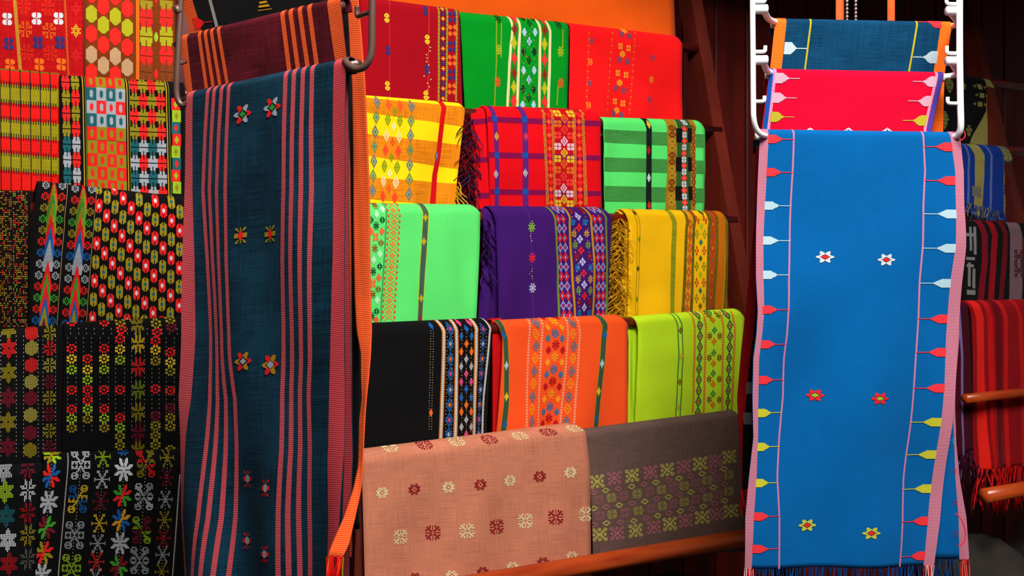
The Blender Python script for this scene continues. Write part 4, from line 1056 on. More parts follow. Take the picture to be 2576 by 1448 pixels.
LM = fab((190, 226, 34), var=.1)
c = cloth('folded_cloth', 'lime green folded cloth with dark green diamond chains', [(1598, 796), (1606, 830), (1602, 1085)], [(1858, 776), (1874, 800), (1870, 1065)], row(4, .001), LM, G2, seed=36, fold=.007)
for p in ([(1694, 789), (1703, 815), (1706, 900), (1700, 1045)], [(1704, 789), (1714, 815), (1716, 900), (1711, 1045)]): c.stripe(p, 2.6, thread((20, 120, 60)), 'green_line')
for x, y, cc in ((1711, 830, BRN), (1711, 895, YEL), (1709, 960, BRN), (1706, 1022, YEL)): c.motif(s_four, x, y, 11, 18, [cc], 'cross_motif', off=.0013, cell=1.7)
def zl(x, y): return 1500+.4144*x, 490+.4144*y
for x0, x1, x2 in ((575, 598, 585), (650, 668, 650), (755, 770, 758), (822, 840, 828)): c.many(s_dia, [zl(np.interp(y, (705, 800, 1320), (x0, x1, x2)), y) for y in np.arange(712, 1320, 15)], 6.5, 6.5, [(240, 120, 40)], 'bead_column', join_=True, cell=1.5)
for x0, x1, x2 in ((608, 632, 616), (785, 812, 797)):
    for y in np.arange(725, 1330, 66.0): c.motif(s_ring, *zl(np.interp(y, (705, 800, 1320), (x0, x1, x2)), y), 15, 28, [(16, 96, 76), (210, 50, 50)], 'diamond_motif', cell=1.7)
for i, y in enumerate((727, 855, 987, 1117, 1240)):
    for x in (677, 735): c.motif(s_star8, *zl(x+(14 if y > 800 else 0)-(y-800)*.02, y), 12, 18, [(120, 40, 20)], 'star_motif', cell=1.7)
for i, y in enumerate((712, 757, 820, 888, 957, 1022, 1082, 1147, 1205, 1272)): c.motif(s_four, *zl(np.interp(y, (705, 800, 1320), (690, 718, 700)), y), 12, 20, [(30, 140, 70) if i % 2 == 0 else (240, 100, 30)], 'floret_motif', cell=1.7)
fold_layer(c, [(1578, 800), (1582, 860), (1575, 1085)], [(1618, 795), (1622, 1085)], LAY*1.4, LM, seed=37, fold=.010, fa=1.0)

# -- row 5
SAL = fab((198, 122, 94), var=.26, slub=.6, fade=.25, weave=.0018)
c = cloth('folded_cloth', 'salmon linen cloth with rows of cream and dark red snowflake motifs', [(912, 1137), (911, 1200), (916, 1500)], [(1452, 1068), (1474, 1085), (1484, 1180), (1494, 1500)], row(5, -.012), SAL, G2, seed=38, fold=.009, nu=40, nv=44)
RA = [(990, 1128), (1075, 1121), (1155, 1113), (1235, 1107), (1312, 1098), (1383, 1088), (1450, 1079)]
RB = [(960, 1238), (1043, 1230), (1128, 1225), (1206, 1217), (1283, 1208), (1359, 1198), (1434, 1187)]
RC = [(1008, 1350), (1091, 1340), (1172, 1333), (1248, 1323), (1323, 1310), (1398, 1300), (1475, 1293)]
RE = [(960, 1466), (1048, 1456), (1135, 1447), (1212, 1437), (1290, 1426), (1365, 1414), (1440, 1400)]
for Rw, sh in ((RA, s_snow), (RB, s_snow2), (RC, s_snow), (RE, s_snow2)):
    for i, (x, y) in enumerate(Rw): c.motif(sh, x, y, 37 if sh is s_snow else 34, (37 if sh is s_snow else 30) if y > 1140 else 20, [CRM if i % 2 == 0 else (150, 16, 30)], 'snowflake_motif', cell=1.9, style='solid')
fold_layer(c, [(902, 1150), (896, 1300), (890, 1500)], [(960, 1145), (960, 1500)], .02, fab((96, 36, 26), var=.3, slub=.6), 'back_layer', seed=39, fold=.003)

BRC = fab((102, 78, 70), var=.3, slub=.6, weave=.0018)
c = cloth('folded_cloth', 'brown cloth with khaki and mauve lozenge and cross motifs above the bottom rail', [(1470, 1082), (1478, 1110), (1494, 1420)], [(1852, 1033), (1868, 1055), (1874, 1385)], row(5, .001), BRC, G2, seed=40, fold=.007, nu=36)
def zr(x, y): return 880+.4037*x, 1030+.4037*y
KH = (178, 162, 84); MV = (166, 100, 106)
def rowm(sh, pts, w, h, first, nm, cell=1.8):
    for i, p in enumerate(pts): c.motif(sh, *zr(*p), w, h, [KH if (i+first) % 2 == 0 else MV], nm, cell=cell)
XA = [(1535, 445), (1643, 425), (1757, 410), (1873, 390), (1980, 375), (2083, 355), (2180, 335), (2273, 318), (2360, 292)]
XB = [(1550, 775), (1655, 765), (1775, 750), (1893, 732), (1995, 712), (2097, 693), (2200, 672), (2285, 650), (2370, 628)]
rowm(s_xlobe, XA, 36, 33, 0, 'cross_motif'); rowm(s_xlobe, XB, 37, 33, 0, 'cross_motif')
rowm(s_ringo, [(1513, 513), (1588, 500), (1668, 490), (1755, 478), (1833, 465), (1908, 453), (1987, 440), (2055, 428), (2125, 413), (2193, 398), (2258, 383), (2325, 367)], 22, 14, 1, 'lozenge_motif', 1.9)
rowm(s_ringo, [(1513, 612), (1588, 602), (1672, 592), (1757, 583), (1838, 572), (1912, 557), (1988, 545), (2060, 530), (2130, 515), (2198, 500), (2262, 483), (2330, 462)], 22, 14, 0, 'lozenge_motif', 1.9)
rowm(s_ringo, [(1513, 715), (1590, 702), (1678, 697), (1763, 690), (1845, 675), (1918, 660), (1990, 645), (2065, 633), (2137, 620), (2205, 603), (2270, 585), (2330, 565)], 22, 14, 1, 'lozenge_motif', 1.9)
rowm(s_snow, [(1545, 560), (1623, 545), (1705, 533), (1790, 523), (1870, 510), (1945, 498), (2018, 485), (2087, 475), (2155, 455), (2225, 440), (2285, 425), (2355, 405)], 25, 23, 1, 'snowflake_motif')
rowm(s_snow, [(1550, 658), (1625, 648), (1708, 640), (1795, 628), (1878, 617), (1950, 600), (2018, 588), (2090, 575), (2160, 560), (2230, 545), (2290, 527), (2355, 505)], 25, 23, 1, 'snowflake_motif')

# ================================================================ brown hanger with three long scarves
TL, TR = unp(470, 228, 1.46), unp(871, 140, 1.30)
TP = two_point(TL, TR, .01)
RIBP = fab((164, 22, 38), rib=(196, 118, 120), per=.0024, duty=.4)
RIBP2 = fab((164, 24, 40), rib=(194, 94, 98), per=.0024, duty=.4)
ORIB = fab((200, 42, 22), rib=(186, 140, 54), per=.0026, duty=.27)
TEALF = fab((6, 44, 62), var=.55, slub=.8, fade=.55, weave=.0022, bump=.5)
Lt = [(470, 228), (466, 350), (464, 480), (462, 650), (457, 850), (449, 1000), (454, 1100), (458, 1300), (472, 1470), (480, 1700)]
Rt = [(871, 140), (864, 320), (862, 480), (864, 650), (866, 850), (869, 1000), (871, 1120), (862, 1300), (850, 1470), (846, 1700)]
c = cloth('hanging_scarf', 'long dark teal scarf with pink ribbed stripes hanging on the brown hanger', Lt, Rt, TP, TEALF, G4, 'scarf', rad=.011, back=.02, nu=60, nv=110, fold=.010, fa=1.6, fb=1.2, seed=52, thick=.0009, wr=.0012)
LST = [[(523, 232), (508, 480), (518, 650), (528, 900), (529, 1000), (513, 1300), (499, 1448)], [(539, 228), (525, 480), (532, 650), (546, 900), (548, 1000), (532, 1300), (519, 1448)], [(558, 222), (544, 480), (549, 650), (560, 900), (568, 1000), (554, 1300), (542, 1448)], [(576, 216), (567, 480), (570, 650), (580, 900), (590, 1000), (579, 1300), (568, 1448)]]
RST = [[(719, 186), (717, 480), (714, 650), (712, 900), (710, 1000), (709, 1300), (707, 1448)], [(740, 180), (738, 480), (736, 650), (735, 900), (733, 1000), (729, 1300), (728, 1448)], [(763, 175), (761, 480), (760, 650), (759, 900), (755, 1000), (751, 1300), (750, 1448)], [(786, 170), (785, 480), (783, 650), (782, 900), (778, 1000), (776, 1300), (773, 1448)]]
for p in LST: c.stripe(p, 9, RIBP, 'pink_stripe')
for p in RST: c.stripe(p, 11, RIBP, 'pink_stripe')
c.stripe([(478, 228, 16), (473, 480, 19), (475, 650, 26), (472, 850, 31), (465, 1000, 32), (462, 1100, 17), (462, 1300, 10), (474, 1448, 8)], 16, RIBP, 'pink_border')
c.stripe([(856, 143, 32), (848, 480, 30), (850, 650, 30), (849, 900, 34), (850, 1000, 38), (850, 1150, 42), (847, 1300, 34), (840, 1448, 30)], 30, RIBP2, 'pink_border')
for x, y, w, h in ((611, 287, 46, 54), (686, 270, 46, 56)): c.motif(s_star6, x, y, w, h, [GRY, RED, (40, 150, 50)], 'star_motif', cell=2.4)
for x, y in ((606, 592), (680, 588)): c.motif(s_bug, x, y, 31, 40, [OLV, RED], 'floret_motif', cell=2.4)
for x, y, w, h in ((613, 908, 42, 54), (679, 917, 44, 58)): c.motif(s_star6, x, y, w, h, [(176, 130, 24), RED, GRY], 'star_motif', cell=2.4)
for x, y in ((613, 1206), (675, 1225), (607, 1364), (675, 1390)): c.motif(s_bug, x, y, 24, 42, [RED, GRY], 'floret_motif', cell=2.4)
# second layer of the folded teal scarf, seen as a row of edges at the right
b2 = Cloth('back_panel', c.root, [(480, 232), (478, 650), (470, 1000), (476, 1300), (490, 1700)], [(878, 150), (876, 320), (876, 480), (881, 700), (882, 1000), (884, 1150), (876, 1300), (868, 1700)], TP.shift(.014), TEALF, rad=.008, back=0, nu=30, nv=60, fold=.004, fa=1.6, fb=.6, seed=53, thick=.0009, over=False)
b2.stripe([(866, 160, 28), (866, 500, 28), (871, 700, 28), (872, 1000, 28), (872, 1300, 28)], 28, RIBP2, 'pink_border', parent=b2.o)

# dark red scarf on the middle bar
DP = TP.shift(.045)
c = cloth('hanging_scarf', 'dark maroon scarf with orange ribbed stripes behind the teal scarf', [(452, 86), (460, 150), (470, 228), (482, 600), (484, 1100), (490, 1400)], [(855, -14), (867, 100), (874, 160), (881, 420), (884, 900), (882, 1400)], DP, fab((76, 6, 20), var=.6, slub=.8, fade=.6, weave=.002), G4, 'scarf', rad=.011, back=.02, nu=44, nv=70, fold=.004, fa=1.2, seed=55, thick=.0009)
for p in ([(501, 84), (519, 214)], [(516, 80), (536, 212)], [(531, 72), (553, 209)], [(548, 66), (571, 204)]): c.stripe(p+[(p[1][0]+12, 600)], 8.5, ORIB, 'orange_stripe')
for p in ([(709, 15), (727, 166)], [(729, 8), (749, 162)], [(752, 3), (773, 156)], [(776, -2), (796, 152)]): c.stripe(p+[(p[1][0]+12, 600)], 11, ORIB, 'orange_stripe')
c.stripe([(461, 86, 18), (468, 150, 17), (476, 220, 16), (490, 600, 16)], 17, ORIB, 'orange_border')
c.stripe([(838, -8, 34), (848, 70, 34), (858, 150, 30), (868, 420, 26), (871, 900, 26)], 30, ORIB, 'orange_border')

# black scarf on the top bar, its orange border swinging out at the right
BP = TP.shift(.085)
c = cloth('hanging_scarf', 'black scarf with an orange ribbed border on the top bar of the brown hanger', [(432, -120), (456, 0), (478, 75), (500, 300), (520, 900), (540, 1330)], [(850, -190), (872, 0), (880, 170), (892, 480), (898, 830), (905, 1330)], BP, fab((15, 14, 15), var=.35), G4, 'scarf', rad=.011, back=.02, nu=40, nv=60, fold=.004, fa=1.2, seed=56, thick=.0009)
c.stripe([(449, -80), (470, 0), (493, 80), (515, 300), (530, 900)], 29, ORIB, 'orange_border')
c.stripe([(522, -30), (531, 8), (545, 62), (560, 200)], 8, fab((170, 165, 160), rib=(60, 58, 56), per=.002), 'grey_line')
c.motif(s_tree, 663, 4, 36, 44, [GLD], 'tree_motif', cell=2); c.motif(s_paddle, 512, 57, 46, 30, [RED], 'arrow_motif', cell=2.2)
# the free border strip comes forward past the teal scarf's edge at the bottom
def bd(px, py, Y): return (px, py, Y)
Lb = [(866, -40, 1.43), (874, 100, 1.42), (884, 200, 1.41), (888, 480, 1.40), (892, 750, 1.39), (896, 830, 1.38), (907, 890, 1.37), (907, 950, 1.36), (909, 1000, 1.35), (902, 1060, 1.34), (900, 1170, 1.32), (888, 1230, 1.30), (865, 1300, 1.275), (834, 1370, 1.25), (824, 1398, 1.24)]
Rb = [(898, -40, 1.42), (910, 100, 1.41), (918, 200, 1.40), (929, 480, 1.39), (932, 750, 1.38), (935, 830, 1.37), (932, 890, 1.36), (927, 950, 1.35), (921, 1000, 1.34), (917, 1060, 1.33), (911, 1170, 1.31), (907, 1230, 1.295), (892, 1300, 1.27), (876, 1370, 1.245), (861, 1400, 1.235)]
bs = Cloth('orange_border_strip', c.root, Lb, Rb, TP, ORIB, rad=.006, back=0, nu=10, nv=90, fold=.0, thick=.0014, over=False)
fringe(c.root, [bs.P(a, 1, 0) for a in np.linspace(.02, .40, 16)], .075, [(250, 20, 20), (250, 30, 30), (250, 20, 20), (140, 150, 30)], seed=8, rad=.0012, curl=.004, drift=(-.006, 0, 0), jit=.002)
fringe(c.root, [bs.P(a, 1, 0) for a in np.linspace(.66, .98, 14)], .075, [(250, 20, 20), (250, 30, 30), (160, 160, 30), (250, 20, 20)], seed=9, rad=.0012, curl=.004, drift=(-.008, 0, 0), jit=.002)

# the brown metal hanger itself
M_BRN = plain('brown_lacquered_metal', (96, 70, 62), .35, .3, .5)
root = thing('clothes_hanger', 'brown lacquered metal multi-bar hanger holding the teal and maroon scarves', 'hanger', tuple(unp(680, 160, 1.38)))
def U(px, py, Y): return unp(px, py, Y)
rL, rR = .0043, .0046
v, f = tube([U(455, -320, 1.475), U(454, 0, 1.472), U(450, 90, 1.47), U(445, 190, 1.468), U(444, 232, 1.468), U(450, 256, 1.468), U(462, 264, 1.468), U(476, 252, 1.468), U(484, 240, 1.468)], rL, 12, 6)
new_obj('side_rod', v, f, M_BRN, root, smooth=True)
v, f = tube([U(938, -420, 1.285), U(937, -60, 1.285), U(936, 60, 1.285), U(935, 118, 1.285), U(930, 148, 1.285), U(916, 168, 1.287), U(898, 174, 1.292), U(880, 166, 1.298), U(868, 152, 1.305)], rR, 12, 6)
new_obj('side_rod', v, f, M_BRN, root, smooth=True)
for (p, q, d) in ((Lt[0], Rt[0], TP), ((452, 86), (855, -14), DP), ((432, -120), (850, -190), BP)):
    a = d.at(*p); b = d.at(*q); e = (b-a)/np.linalg.norm(b-a); sh = TP.n/np.linalg.norm(TP.n)*.011-np.array((0, 0, .011))
    v, f = tube([a+sh-e*.02, (a+b)/2+sh, b+sh+e*(.012 if d is TP else -.004)], .0062, 12)
    new_obj('bar', v, f, M_BRN, root, smooth=True)
v, f = tube([U(936, 30, 1.287), U(915, 36, 1.30), U(901, 41, 1.315), U(898, 32, 1.318), U(898, 16, 1.318)], .0032, 10, 5); new_obj('hook', v, f, M_BRN, root, smooth=True)
v, f = tube([U(449, 158, 1.47), U(458, 158, 1.478), U(466, 154, 1.486)], .0032, 10); new_obj('hook', v, f, M_BRN, root, smooth=True)
v, f = tube([U(455, 30, 1.472), U(446, 28, 1.468), U(444, 14, 1.468)], .0045, 10); new_obj('hook', v, f, M_BRN, root, smooth=True)
v, f = tube([U(455, -320, 1.475), (unp(455, -320, 1.475)+unp(938, -420, 1.285))/2+np.array((0, 0, .03)), U(938, -420, 1.285)], .0045, 12, 6); new_obj('top_rod', v, f, M_BRN, root, smooth=True)
mid = (unp(455, -320, 1.475)+unp(938, -420, 1.285))/2
v, f = tube([mid+np.array((0, 0, .03)), np.array((mid[0], 1.40, 2.10)), np.array((mid[0], 1.375, 2.14)), np.array((mid[0], 1.37, 2.175)), np.array((mid[0], 1.40, 2.192)), np.array((mid[0], 1.43, 2.175))], .003, 10, 5); new_obj('hanging_hook', v, f, M_BRN, root, smooth=True)

# ================================================================ white hanger with three scarves
BL = fab((0, 88, 152), var=.16, slub=.3, fade=.22, weave=.0014)
P1 = two_point(unp(1912, 325, 1.83), unp(2414, 331, 1.88), .02)
Lw = [(1912, 323), (1908, 430), (1905, 520), (1900, 620), (1898, 700), (1902, 780), (1899, 840), (1892, 900), (1891, 1000), (1894, 1100), (1882, 1200), (1872, 1300), (1872, 1428)]
Rw = [(2414, 330), (2424, 430), (2422, 520), (2426, 620), (2420, 700), (2416, 800), (2411, 860), (2403, 960), (2397, 1060), (2386, 1160), (2378, 1240), (2371, 1310), (2353, 1424)]
c = cloth('hanging_scarf', 'long bright blue scarf with pink borders and rows of arrow figures on the white hanger', Lw, Rw, P1, BL, G4, 'scarf', rad=.012, back=.03, nu=64, nv=90, fold=.007, fa=1.3, fb=.6, seed=61, thick=.0009, wr=.0045)
PB = fab((160, 82, 106), rib=(196, 140, 154), per=.0026, duty=.4); PBd = PB
c.stripe([(1922, 326, 24), (1917, 480, 22), (1910, 600, 21), (1908, 700, 19), (1907, 840, 14), (1899, 1000, 15), (1900, 1100, 12), (1892, 1200, 19), (1882, 1300, 22), (1880, 1425, 17)], 20, PB, 'pink_border')
c.stripe([(2402, 331, 26), (2412, 420, 22), (2412, 520, 22), (2412, 620, 26), (2405, 720, 30), (2398, 840, 30), (2390, 960, 28), (2383, 1060, 27), (2372, 1160, 27), (2357, 1300, 30), (2341, 1425, 26)], 26, PB, 'pink_border')
LLn = [(1997, 325), (1993, 480), (1989, 600), (1984, 690), (1981, 790), (1977, 860), (1973, 1000), (1962, 1100), (1955, 1200), (1959, 1300), (1957, 1428)]
RLn = [(2322, 328), (2327, 420), (2321, 620), (2314, 780), (2308, 860), (2297, 1000), (2289, 1100), (2277, 1200), (2272, 1300), (2263, 1426)]
c.stripe(LLn, 4.4, fab((176, 90, 128), rib=(206, 134, 164), per=.003), 'pink_line'); c.stripe(RLn, 4.4, fab((176, 90, 128), rib=(206, 134, 164), per=.003), 'pink_line')
def onx(line, y): return float(np.interp(y, [p[1] for p in line], [p[0] for p in line]))
LB = [(1934, 326), (1928, 480), (1920, 600), (1917, 700), (1914, 840), (1906, 1000), (1906, 1100), (1901, 1200), (1893, 1300), (1888, 1425)]
RBd = [(2389, 331), (2401, 420), (2401, 520), (2399, 620), (2390, 720), (2383, 840), (2376, 960), (2369, 1060), (2358, 1160), (2342, 1300), (2328, 1425)]
AR = 'rrwwwrrryyyrr'; AC = {'r': (240, 50, 60), 'w': (172, 202, 216), 'y': (196, 190, 50)}
for y, ch in zip((350, 433, 517, 605, 691, 778, 865, 955, 1038, 1123, 1213, 1296, 1377), AR):
    x0, x1 = onx(LB, y)-1, onx(LLn, y)+1; c.motif(s_paddle, (x0+x1)/2, y, x1-x0, 21, [AC[ch]], 'arrow_motif', cell=2.2, style='solid')
for y, ch in zip((369, 454, 538, 624, 712, 802, 886, 976, 1062, 1145, 1232, 1313, 1400), AR):
    x0, x1 = onx(RLn, y)-1, onx(RBd, y)+1; c.motif(s_paddle, (x0+x1)/2, y, x1-x0, 22, [AC[ch]], 'arrow_motif', cell=2.2, flip=True)
for x, y, a_, b_ in ((2075, 646, WHT, RED), (2230, 653, WHT, RED), (2055, 995, RED, LIM), (2207, 1000, RED, LIM), (2033, 1322, (190, 190, 60), RED), (2186, 1337, (190, 190, 60), RED)): c.motif(s_star6, x, y, 46, 32, [a_, a_, b_], 'star_motif', cell=2.0)
pts = [c.P(a, 1, 0) for a in np.linspace(.06, .94, 90)]
fringe(c.root, pts, .10, [(6, 70, 140), (8, 88, 166), (4, 52, 110)], seed=10, rad=.0011, curl=.007, jit=.003)
fringe(c.root, [c.P(a, 1, 0) for a in np.linspace(0, .04, 12)], .10, [(240, 40, 40), (230, 190, 190)], seed=11, rad=.0011, curl=.005, jit=.002)
fringe(c.root, [c.P(a, 1, 0) for a in np.linspace(.955, 1, 12)], .10, [(240, 40, 40), (230, 190, 190)], seed=12, rad=.0011, curl=.005, jit=.002)
# rear half of the blue scarf, which falls behind and shows at the right
b2 = Cloth('back_panel', c.root, [(1990, 345), (1990, 700), (2010, 1000), (2060, 1300), (2090, 1405)], [(2412, 345), (2416, 600), (2418, 720), (2415, 850), (2404, 960), (2402, 1020), (2405, 1110), (2414, 1200), (2431, 1300), (2437, 1405)], P1.shift(.032), BL, rad=.01, back=0, nu=40, nv=60, fold=.005, fa=1.4, seed=62, thick=.0009, over=False)
b2.stripe([(2410, 700, 8), (2410, 850, 8), (2399, 1000, 8), (2403, 1110, 6), (2408, 1200, 11), (2420, 1300, 20), (2424, 1405, 25)], 10, PB, 'pink_border', parent=b2.o)
for y in (1108, 1182, 1262, 1340): b2.motif(s_leaf, 2398+(y-1108)*.02, y, 15, 20, [(150, 40, 90) if y > 1150 else (90, 170, 210)], 'leaf_motif', style='stitch', cell=2.4, parent=b2.o)
fringe(c.root, [b2.P(a, 1, 0) for a in np.linspace(.5, .9, 40)], .07, [(6, 70, 140), (4, 52, 110)], seed=13, rad=.0011, curl=.008)
fringe(c.root, [b2.P(a, 1, 0) for a in np.linspace(.94, 1, 14)], .09, [(246, 60, 50), (250, 120, 110)], seed=14, rad=.0011, curl=.004)
v, f = tube([P1.at(2412, 338), P1.shift(-.01).at(2424, 330), P1.shift(-.012).at(2428, 342), P1.shift(-.012).at(2420, 352), P1.shift(-.01).at(2415, 350)], .001, 6, 5); new_obj('loose_thread', v, f, thread((250, 40, 40)), c.root, smooth=True)
v, f = tube([P1.shift(-.006).at(2404, 1290), P1.shift(-.008).at(2421, 1310), P1.shift(-.008).at(2429, 1345), P1.shift(-.008).at(2422, 1365), P1.shift(-.006).at(2410, 1372)], .001, 6, 5); new_obj('loose_thread', v, f, thread((250, 40, 40)), c.root, smooth=True)

# crimson scarf on the second bar
P2 = two_point(unp(1937, 170, 1.90), unp(2377, 180, 1.94), .0)
CR = fab((200, 3, 44), var=.12, slub=.3)
c = cloth('hanging_scarf', 'crimson scarf with blue edges and pink arrow figures on the white hanger', [(1937, 170), (1917, 322), (1912, 520)], [(2377, 179), (2346, 322), (2336, 520)], P2, CR, G4, 'scarf', rad=.012, back=.03, nu=44, nv=36, fold=.003, fa=1.2, seed=63, thick=.0009)
BE = fab((20, 76, 160), var=.15); LE = fab((214, 150, 190), rib=(190, 60, 110), per=.003, axis='x')
c.stripe([(1942, 172), (1925, 322)], 11, BE, 'blue_border'); c.stripe([(1951, 173), (1933, 322)], 8, LE, 'lilac_stripe')
c.stripe([(2369, 180), (2338, 322)], 12, fab((70, 60, 150), var=.2), 'blue_border'); c.stripe([(2359, 180), (2327, 322)], 7, LE, 'lilac_stripe')
for x0, x1, y, cc in ((1950, 2012, 197, 0), (1943, 2004, 246, 0), (1938, 1997, 294, 1)): c.motif(s_paddle, (x0+x1)/2, y, x1-x0, 26, [(214, 158, 178) if cc == 0 else (180, 165, 40)], 'arrow_motif', cell=2.2)
for x0, x1, y, cc in ((2296, 2356, 205, 0), (2284, 2344, 254, 0), (2271, 2331, 303, 1)): c.motif(s_paddle, (x0+x1)/2, y, x1-x0, 27, [(214, 158, 178) if cc == 0 else (180, 165, 40)], 'arrow_motif', cell=2.2, flip=True)
for x in (2037, 2133, 2232): c.motif(s_peak, x, 322, 36, 24, [(230, 200, 215), (90, 50, 140)], 'peak_motif', cell=2.2)

# navy scarf on the top bar
P3 = two_point(unp(1951, 43, 1.96), unp(2396, 53, 2.00), .0)
NV = fab((6, 56, 88), var=.4, slub=.7, fade=.3, weave=.002)
c = cloth('hanging_scarf', 'navy blue scarf with orange borders on the top bar of the white hanger', [(1951, 43), (1937, 170), (1928, 330), (1926, 500)], [(2396, 52), (2377, 179), (2373, 240), (2371, 330), (2368, 500)], P3, NV, G4, 'scarf', rad=.012, back=.03, nu=44, nv=40, fold=.003, fa=1.2, seed=64, thick=.0009)
OB_ = fab((238, 82, 20), rib=(240, 140, 40), per=.003, duty=.3)
c.stripe([(1965, 45), (1951, 170), (1944, 330)], 29, OB_, 'orange_border'); c.stripe([(2382, 53), (2362, 179), (2359, 240), (2358, 330)], 28, OB_, 'orange_border')
YN = fab((190, 170, 30), rib=(120, 110, 20), per=.003)
c.stripe([(2041, 47), (2024, 175)], 4.5, YN, 'yellow_line'); c.stripe([(2308, 54), (2287, 178)], 4.5, YN, 'yellow_line')
for x0, x1, y, fl, cc in ((1972, 2029, 122, False, (176, 196, 204)), (2296, 2357, 144, True, (176, 196, 204)), (2311, 2370, 55, True, (240, 50, 60))): c.motif(s_paddle, (x0+x1)/2, y, x1-x0, 31, [cc], 'arrow_motif', cell=2.3, flip=fl)
c.motif(s_paddle, 1985, 43, 40, 6, [(230, 50, 60)], 'arrow_motif', cell=2.2)

# the white hanger
M_WHT = plain('white_plastic', (236, 236, 238), .35, 0, .5)
root = thing('clothes_hanger', 'white plastic multi-bar hanger holding the blue, crimson and navy scarves', 'hanger', tuple(unp(2150, 330, 1.86)))
v, f = tube([U(1893, -700, 1.80), U(1893, -60, 1.80), U(1894, 120, 1.80), U(1895, 262, 1.80), U(1896, 296, 1.80), U(1901, 320, 1.806), U(1912, 336, 1.815), U(1926, 341, 1.83)], .0049, 12, 6); new_obj('side_rod', v, f, M_WHT, root, smooth=True)
v, f = tube([U(2414, -700, 1.86), U(2414, -60, 1.86), U(2414, 120, 1.86), U(2416, 260, 1.86), U(2417, 300, 1.86), U(2416, 326, 1.865), U(2408, 340, 1.875), U(2396, 344, 1.885)], .0058, 12, 6); new_obj('side_rod', v, f, M_WHT, root, smooth=True)
for (p, q, d) in ((Lw[0], Rw[0], P1), ((1937, 170), (2377, 179), P2), ((1951, 43), (2396, 52), P3)):
    a = d.at(*p); b = d.at(*q); e = (b-a)/np.linalg.norm(b-a); sh = d.n/np.linalg.norm(d.n)*.012-np.array((0, 0, .012))
    v, f = tube([a+sh-e*.004, (a+b)/2+sh, b+sh+e*.004], .0066, 12); new_obj('bar', v, f, M_WHT, root, smooth=True)
# elbows joining the side rods to the upper bars
def elbow(pts, r=.0058): v, f = tube(pts, r, 12, 6); new_obj('elbow', v, f, M_WHT, root, smooth=True)
elbow([U(1908, 22, 1.81), U(1919, 24, 1.82), U(1925, 34, 1.86), U(1934, 48, 1.92), U(1950, 56, 1.965), U(1962, 58, 1.972)])
elbow([U(1908, 152, 1.81), U(1920, 154, 1.82), U(1924, 166, 1.85), U(1930, 178, 1.885), U(1942, 184, 1.91), U(1955, 186, 1.915)])
elbow([U(2388, 30, 1.87), U(2394, 36, 1.88), U(2404, 48, 1.92), U(2408, 56, 1.955), U(2402, 64, 1.995), U(2388, 66, 2.01)])
elbow([U(2392, 158, 1.87), U(2398, 164, 1.88), U(2406, 176, 1.90), U(2408, 184, 1.92), U(2398, 190, 1.945), U(2372, 193, 1.952)])
def collar(px, py, Y, w, r):
    v, f = tube([U(px-w/2, py, Y), U(px-w/2+2, py, Y), U(px+w/2-2, py, Y), U(px+w/2, py, Y)], [r*.85, r, r, r*.85], 14); new_obj('collar', v, f, M_WHT, root, smooth=True)
collar(1914, 23, 1.805, 34, .0085); collar(1914, 151, 1.805, 34, .0085); collar(2394, 27, 1.865, 30, .0085); collar(2396, 153, 1.865, 34, .0085)
for pts in ([U(1895, 4, 1.80), U(1912, 4, 1.80), U(1923, 3, 1.80), U(1924, -6, 1.80), U(1924, -22, 1.80)], [U(1896, 130, 1.80), U(1912, 130, 1.80), U(1923, 129, 1.80), U(1925, 124, 1.80), U(1925, 115, 1.80)], [U(1897, 255, 1.80), U(1912, 255, 1.80), U(1921, 254, 1.80), U(1923, 249, 1.80), U(1923, 241, 1.80)],
            [U(2414, 10, 1.86), U(2396, 10, 1.86), U(2384, 9, 1.86), U(2381, 3, 1.86), U(2381, -18, 1.86)], [U(2414, 134, 1.86), U(2396, 134, 1.86), U(2384, 133, 1.86), U(2382, 128, 1.86), U(2382, 116, 1.86)], [U(2416, 260, 1.86), U(2398, 260, 1.86), U(2387, 259, 1.86), U(2384, 254, 1.86), U(2384, 244, 1.86)]):
    v, f = tube(pts, .0034, 10, 5); new_obj('hook', v, f, M_WHT, root, smooth=True)
for xx, Y in ((1893, 1.80), (2414, 1.86)):
    t = unp(xx, -700, Y)
    v, f = tube([t, t+np.array((0, 0, -.002+max(.0, 2.225-t[2]))), t+np.array((0, -.012, max(.02, 2.25-t[2]))), t+np.array((0, (1.86-Y)*.5, max(.03, 2.292-t[2]))), t+np.array((0, 1.86-Y+.026, max(.02, 2.27-t[2])))], .0045, 10, 5); new_obj('hanging_hook', v, f, M_WHT, root, smooth=True)

# black scarf with dark red border hanging behind the blue one, at its left
P4 = two_point(unp(1900, 345, 2.02), unp(2400, 345, 2.06), .0)
LbL = [(1903, 345), (1897, 560), (1882, 720), (1864, 880), (1854, 1000), (1858, 1070), (1863, 1150), (1866, 1230)]
c = cloth('hanging_scarf', 'black scarf with a dark red border twisting behind the left edge of the blue scarf', LbL, [(2300, 350), (2300, 700), (2280, 1000), (2270, 1230)], P4, fab((14, 13, 15), var=.3), G4, 'scarf', rad=.01, back=.03, nu=44, nv=60, fold=.003, fa=1.2, seed=65, thick=.0009)
c.stripe([(1912, 345, 18), (1905, 560, 18), (1893, 720, 24), (1880, 840, 30), (1868, 930, 29), (1866, 1000, 24), (1863, 1070, 12), (1865, 1150, 5), (1867, 1230, 3)], 20, fab((150, 12, 16), rib=(110, 10, 14), per=.004), 'red_border')
for y in (975, 1052): c.motif(s_full, 1887-(y-975)*.08, y, 22, 30, [(120, 120, 118)], 'check_motif', style='stitch', cell=2.8)
fringe(c.root, [c.P(0.004+.006*i, 1, 0) for i in range(4)], .05, [(236, 16, 22)], seed=15, rad=.0014, curl=.006)

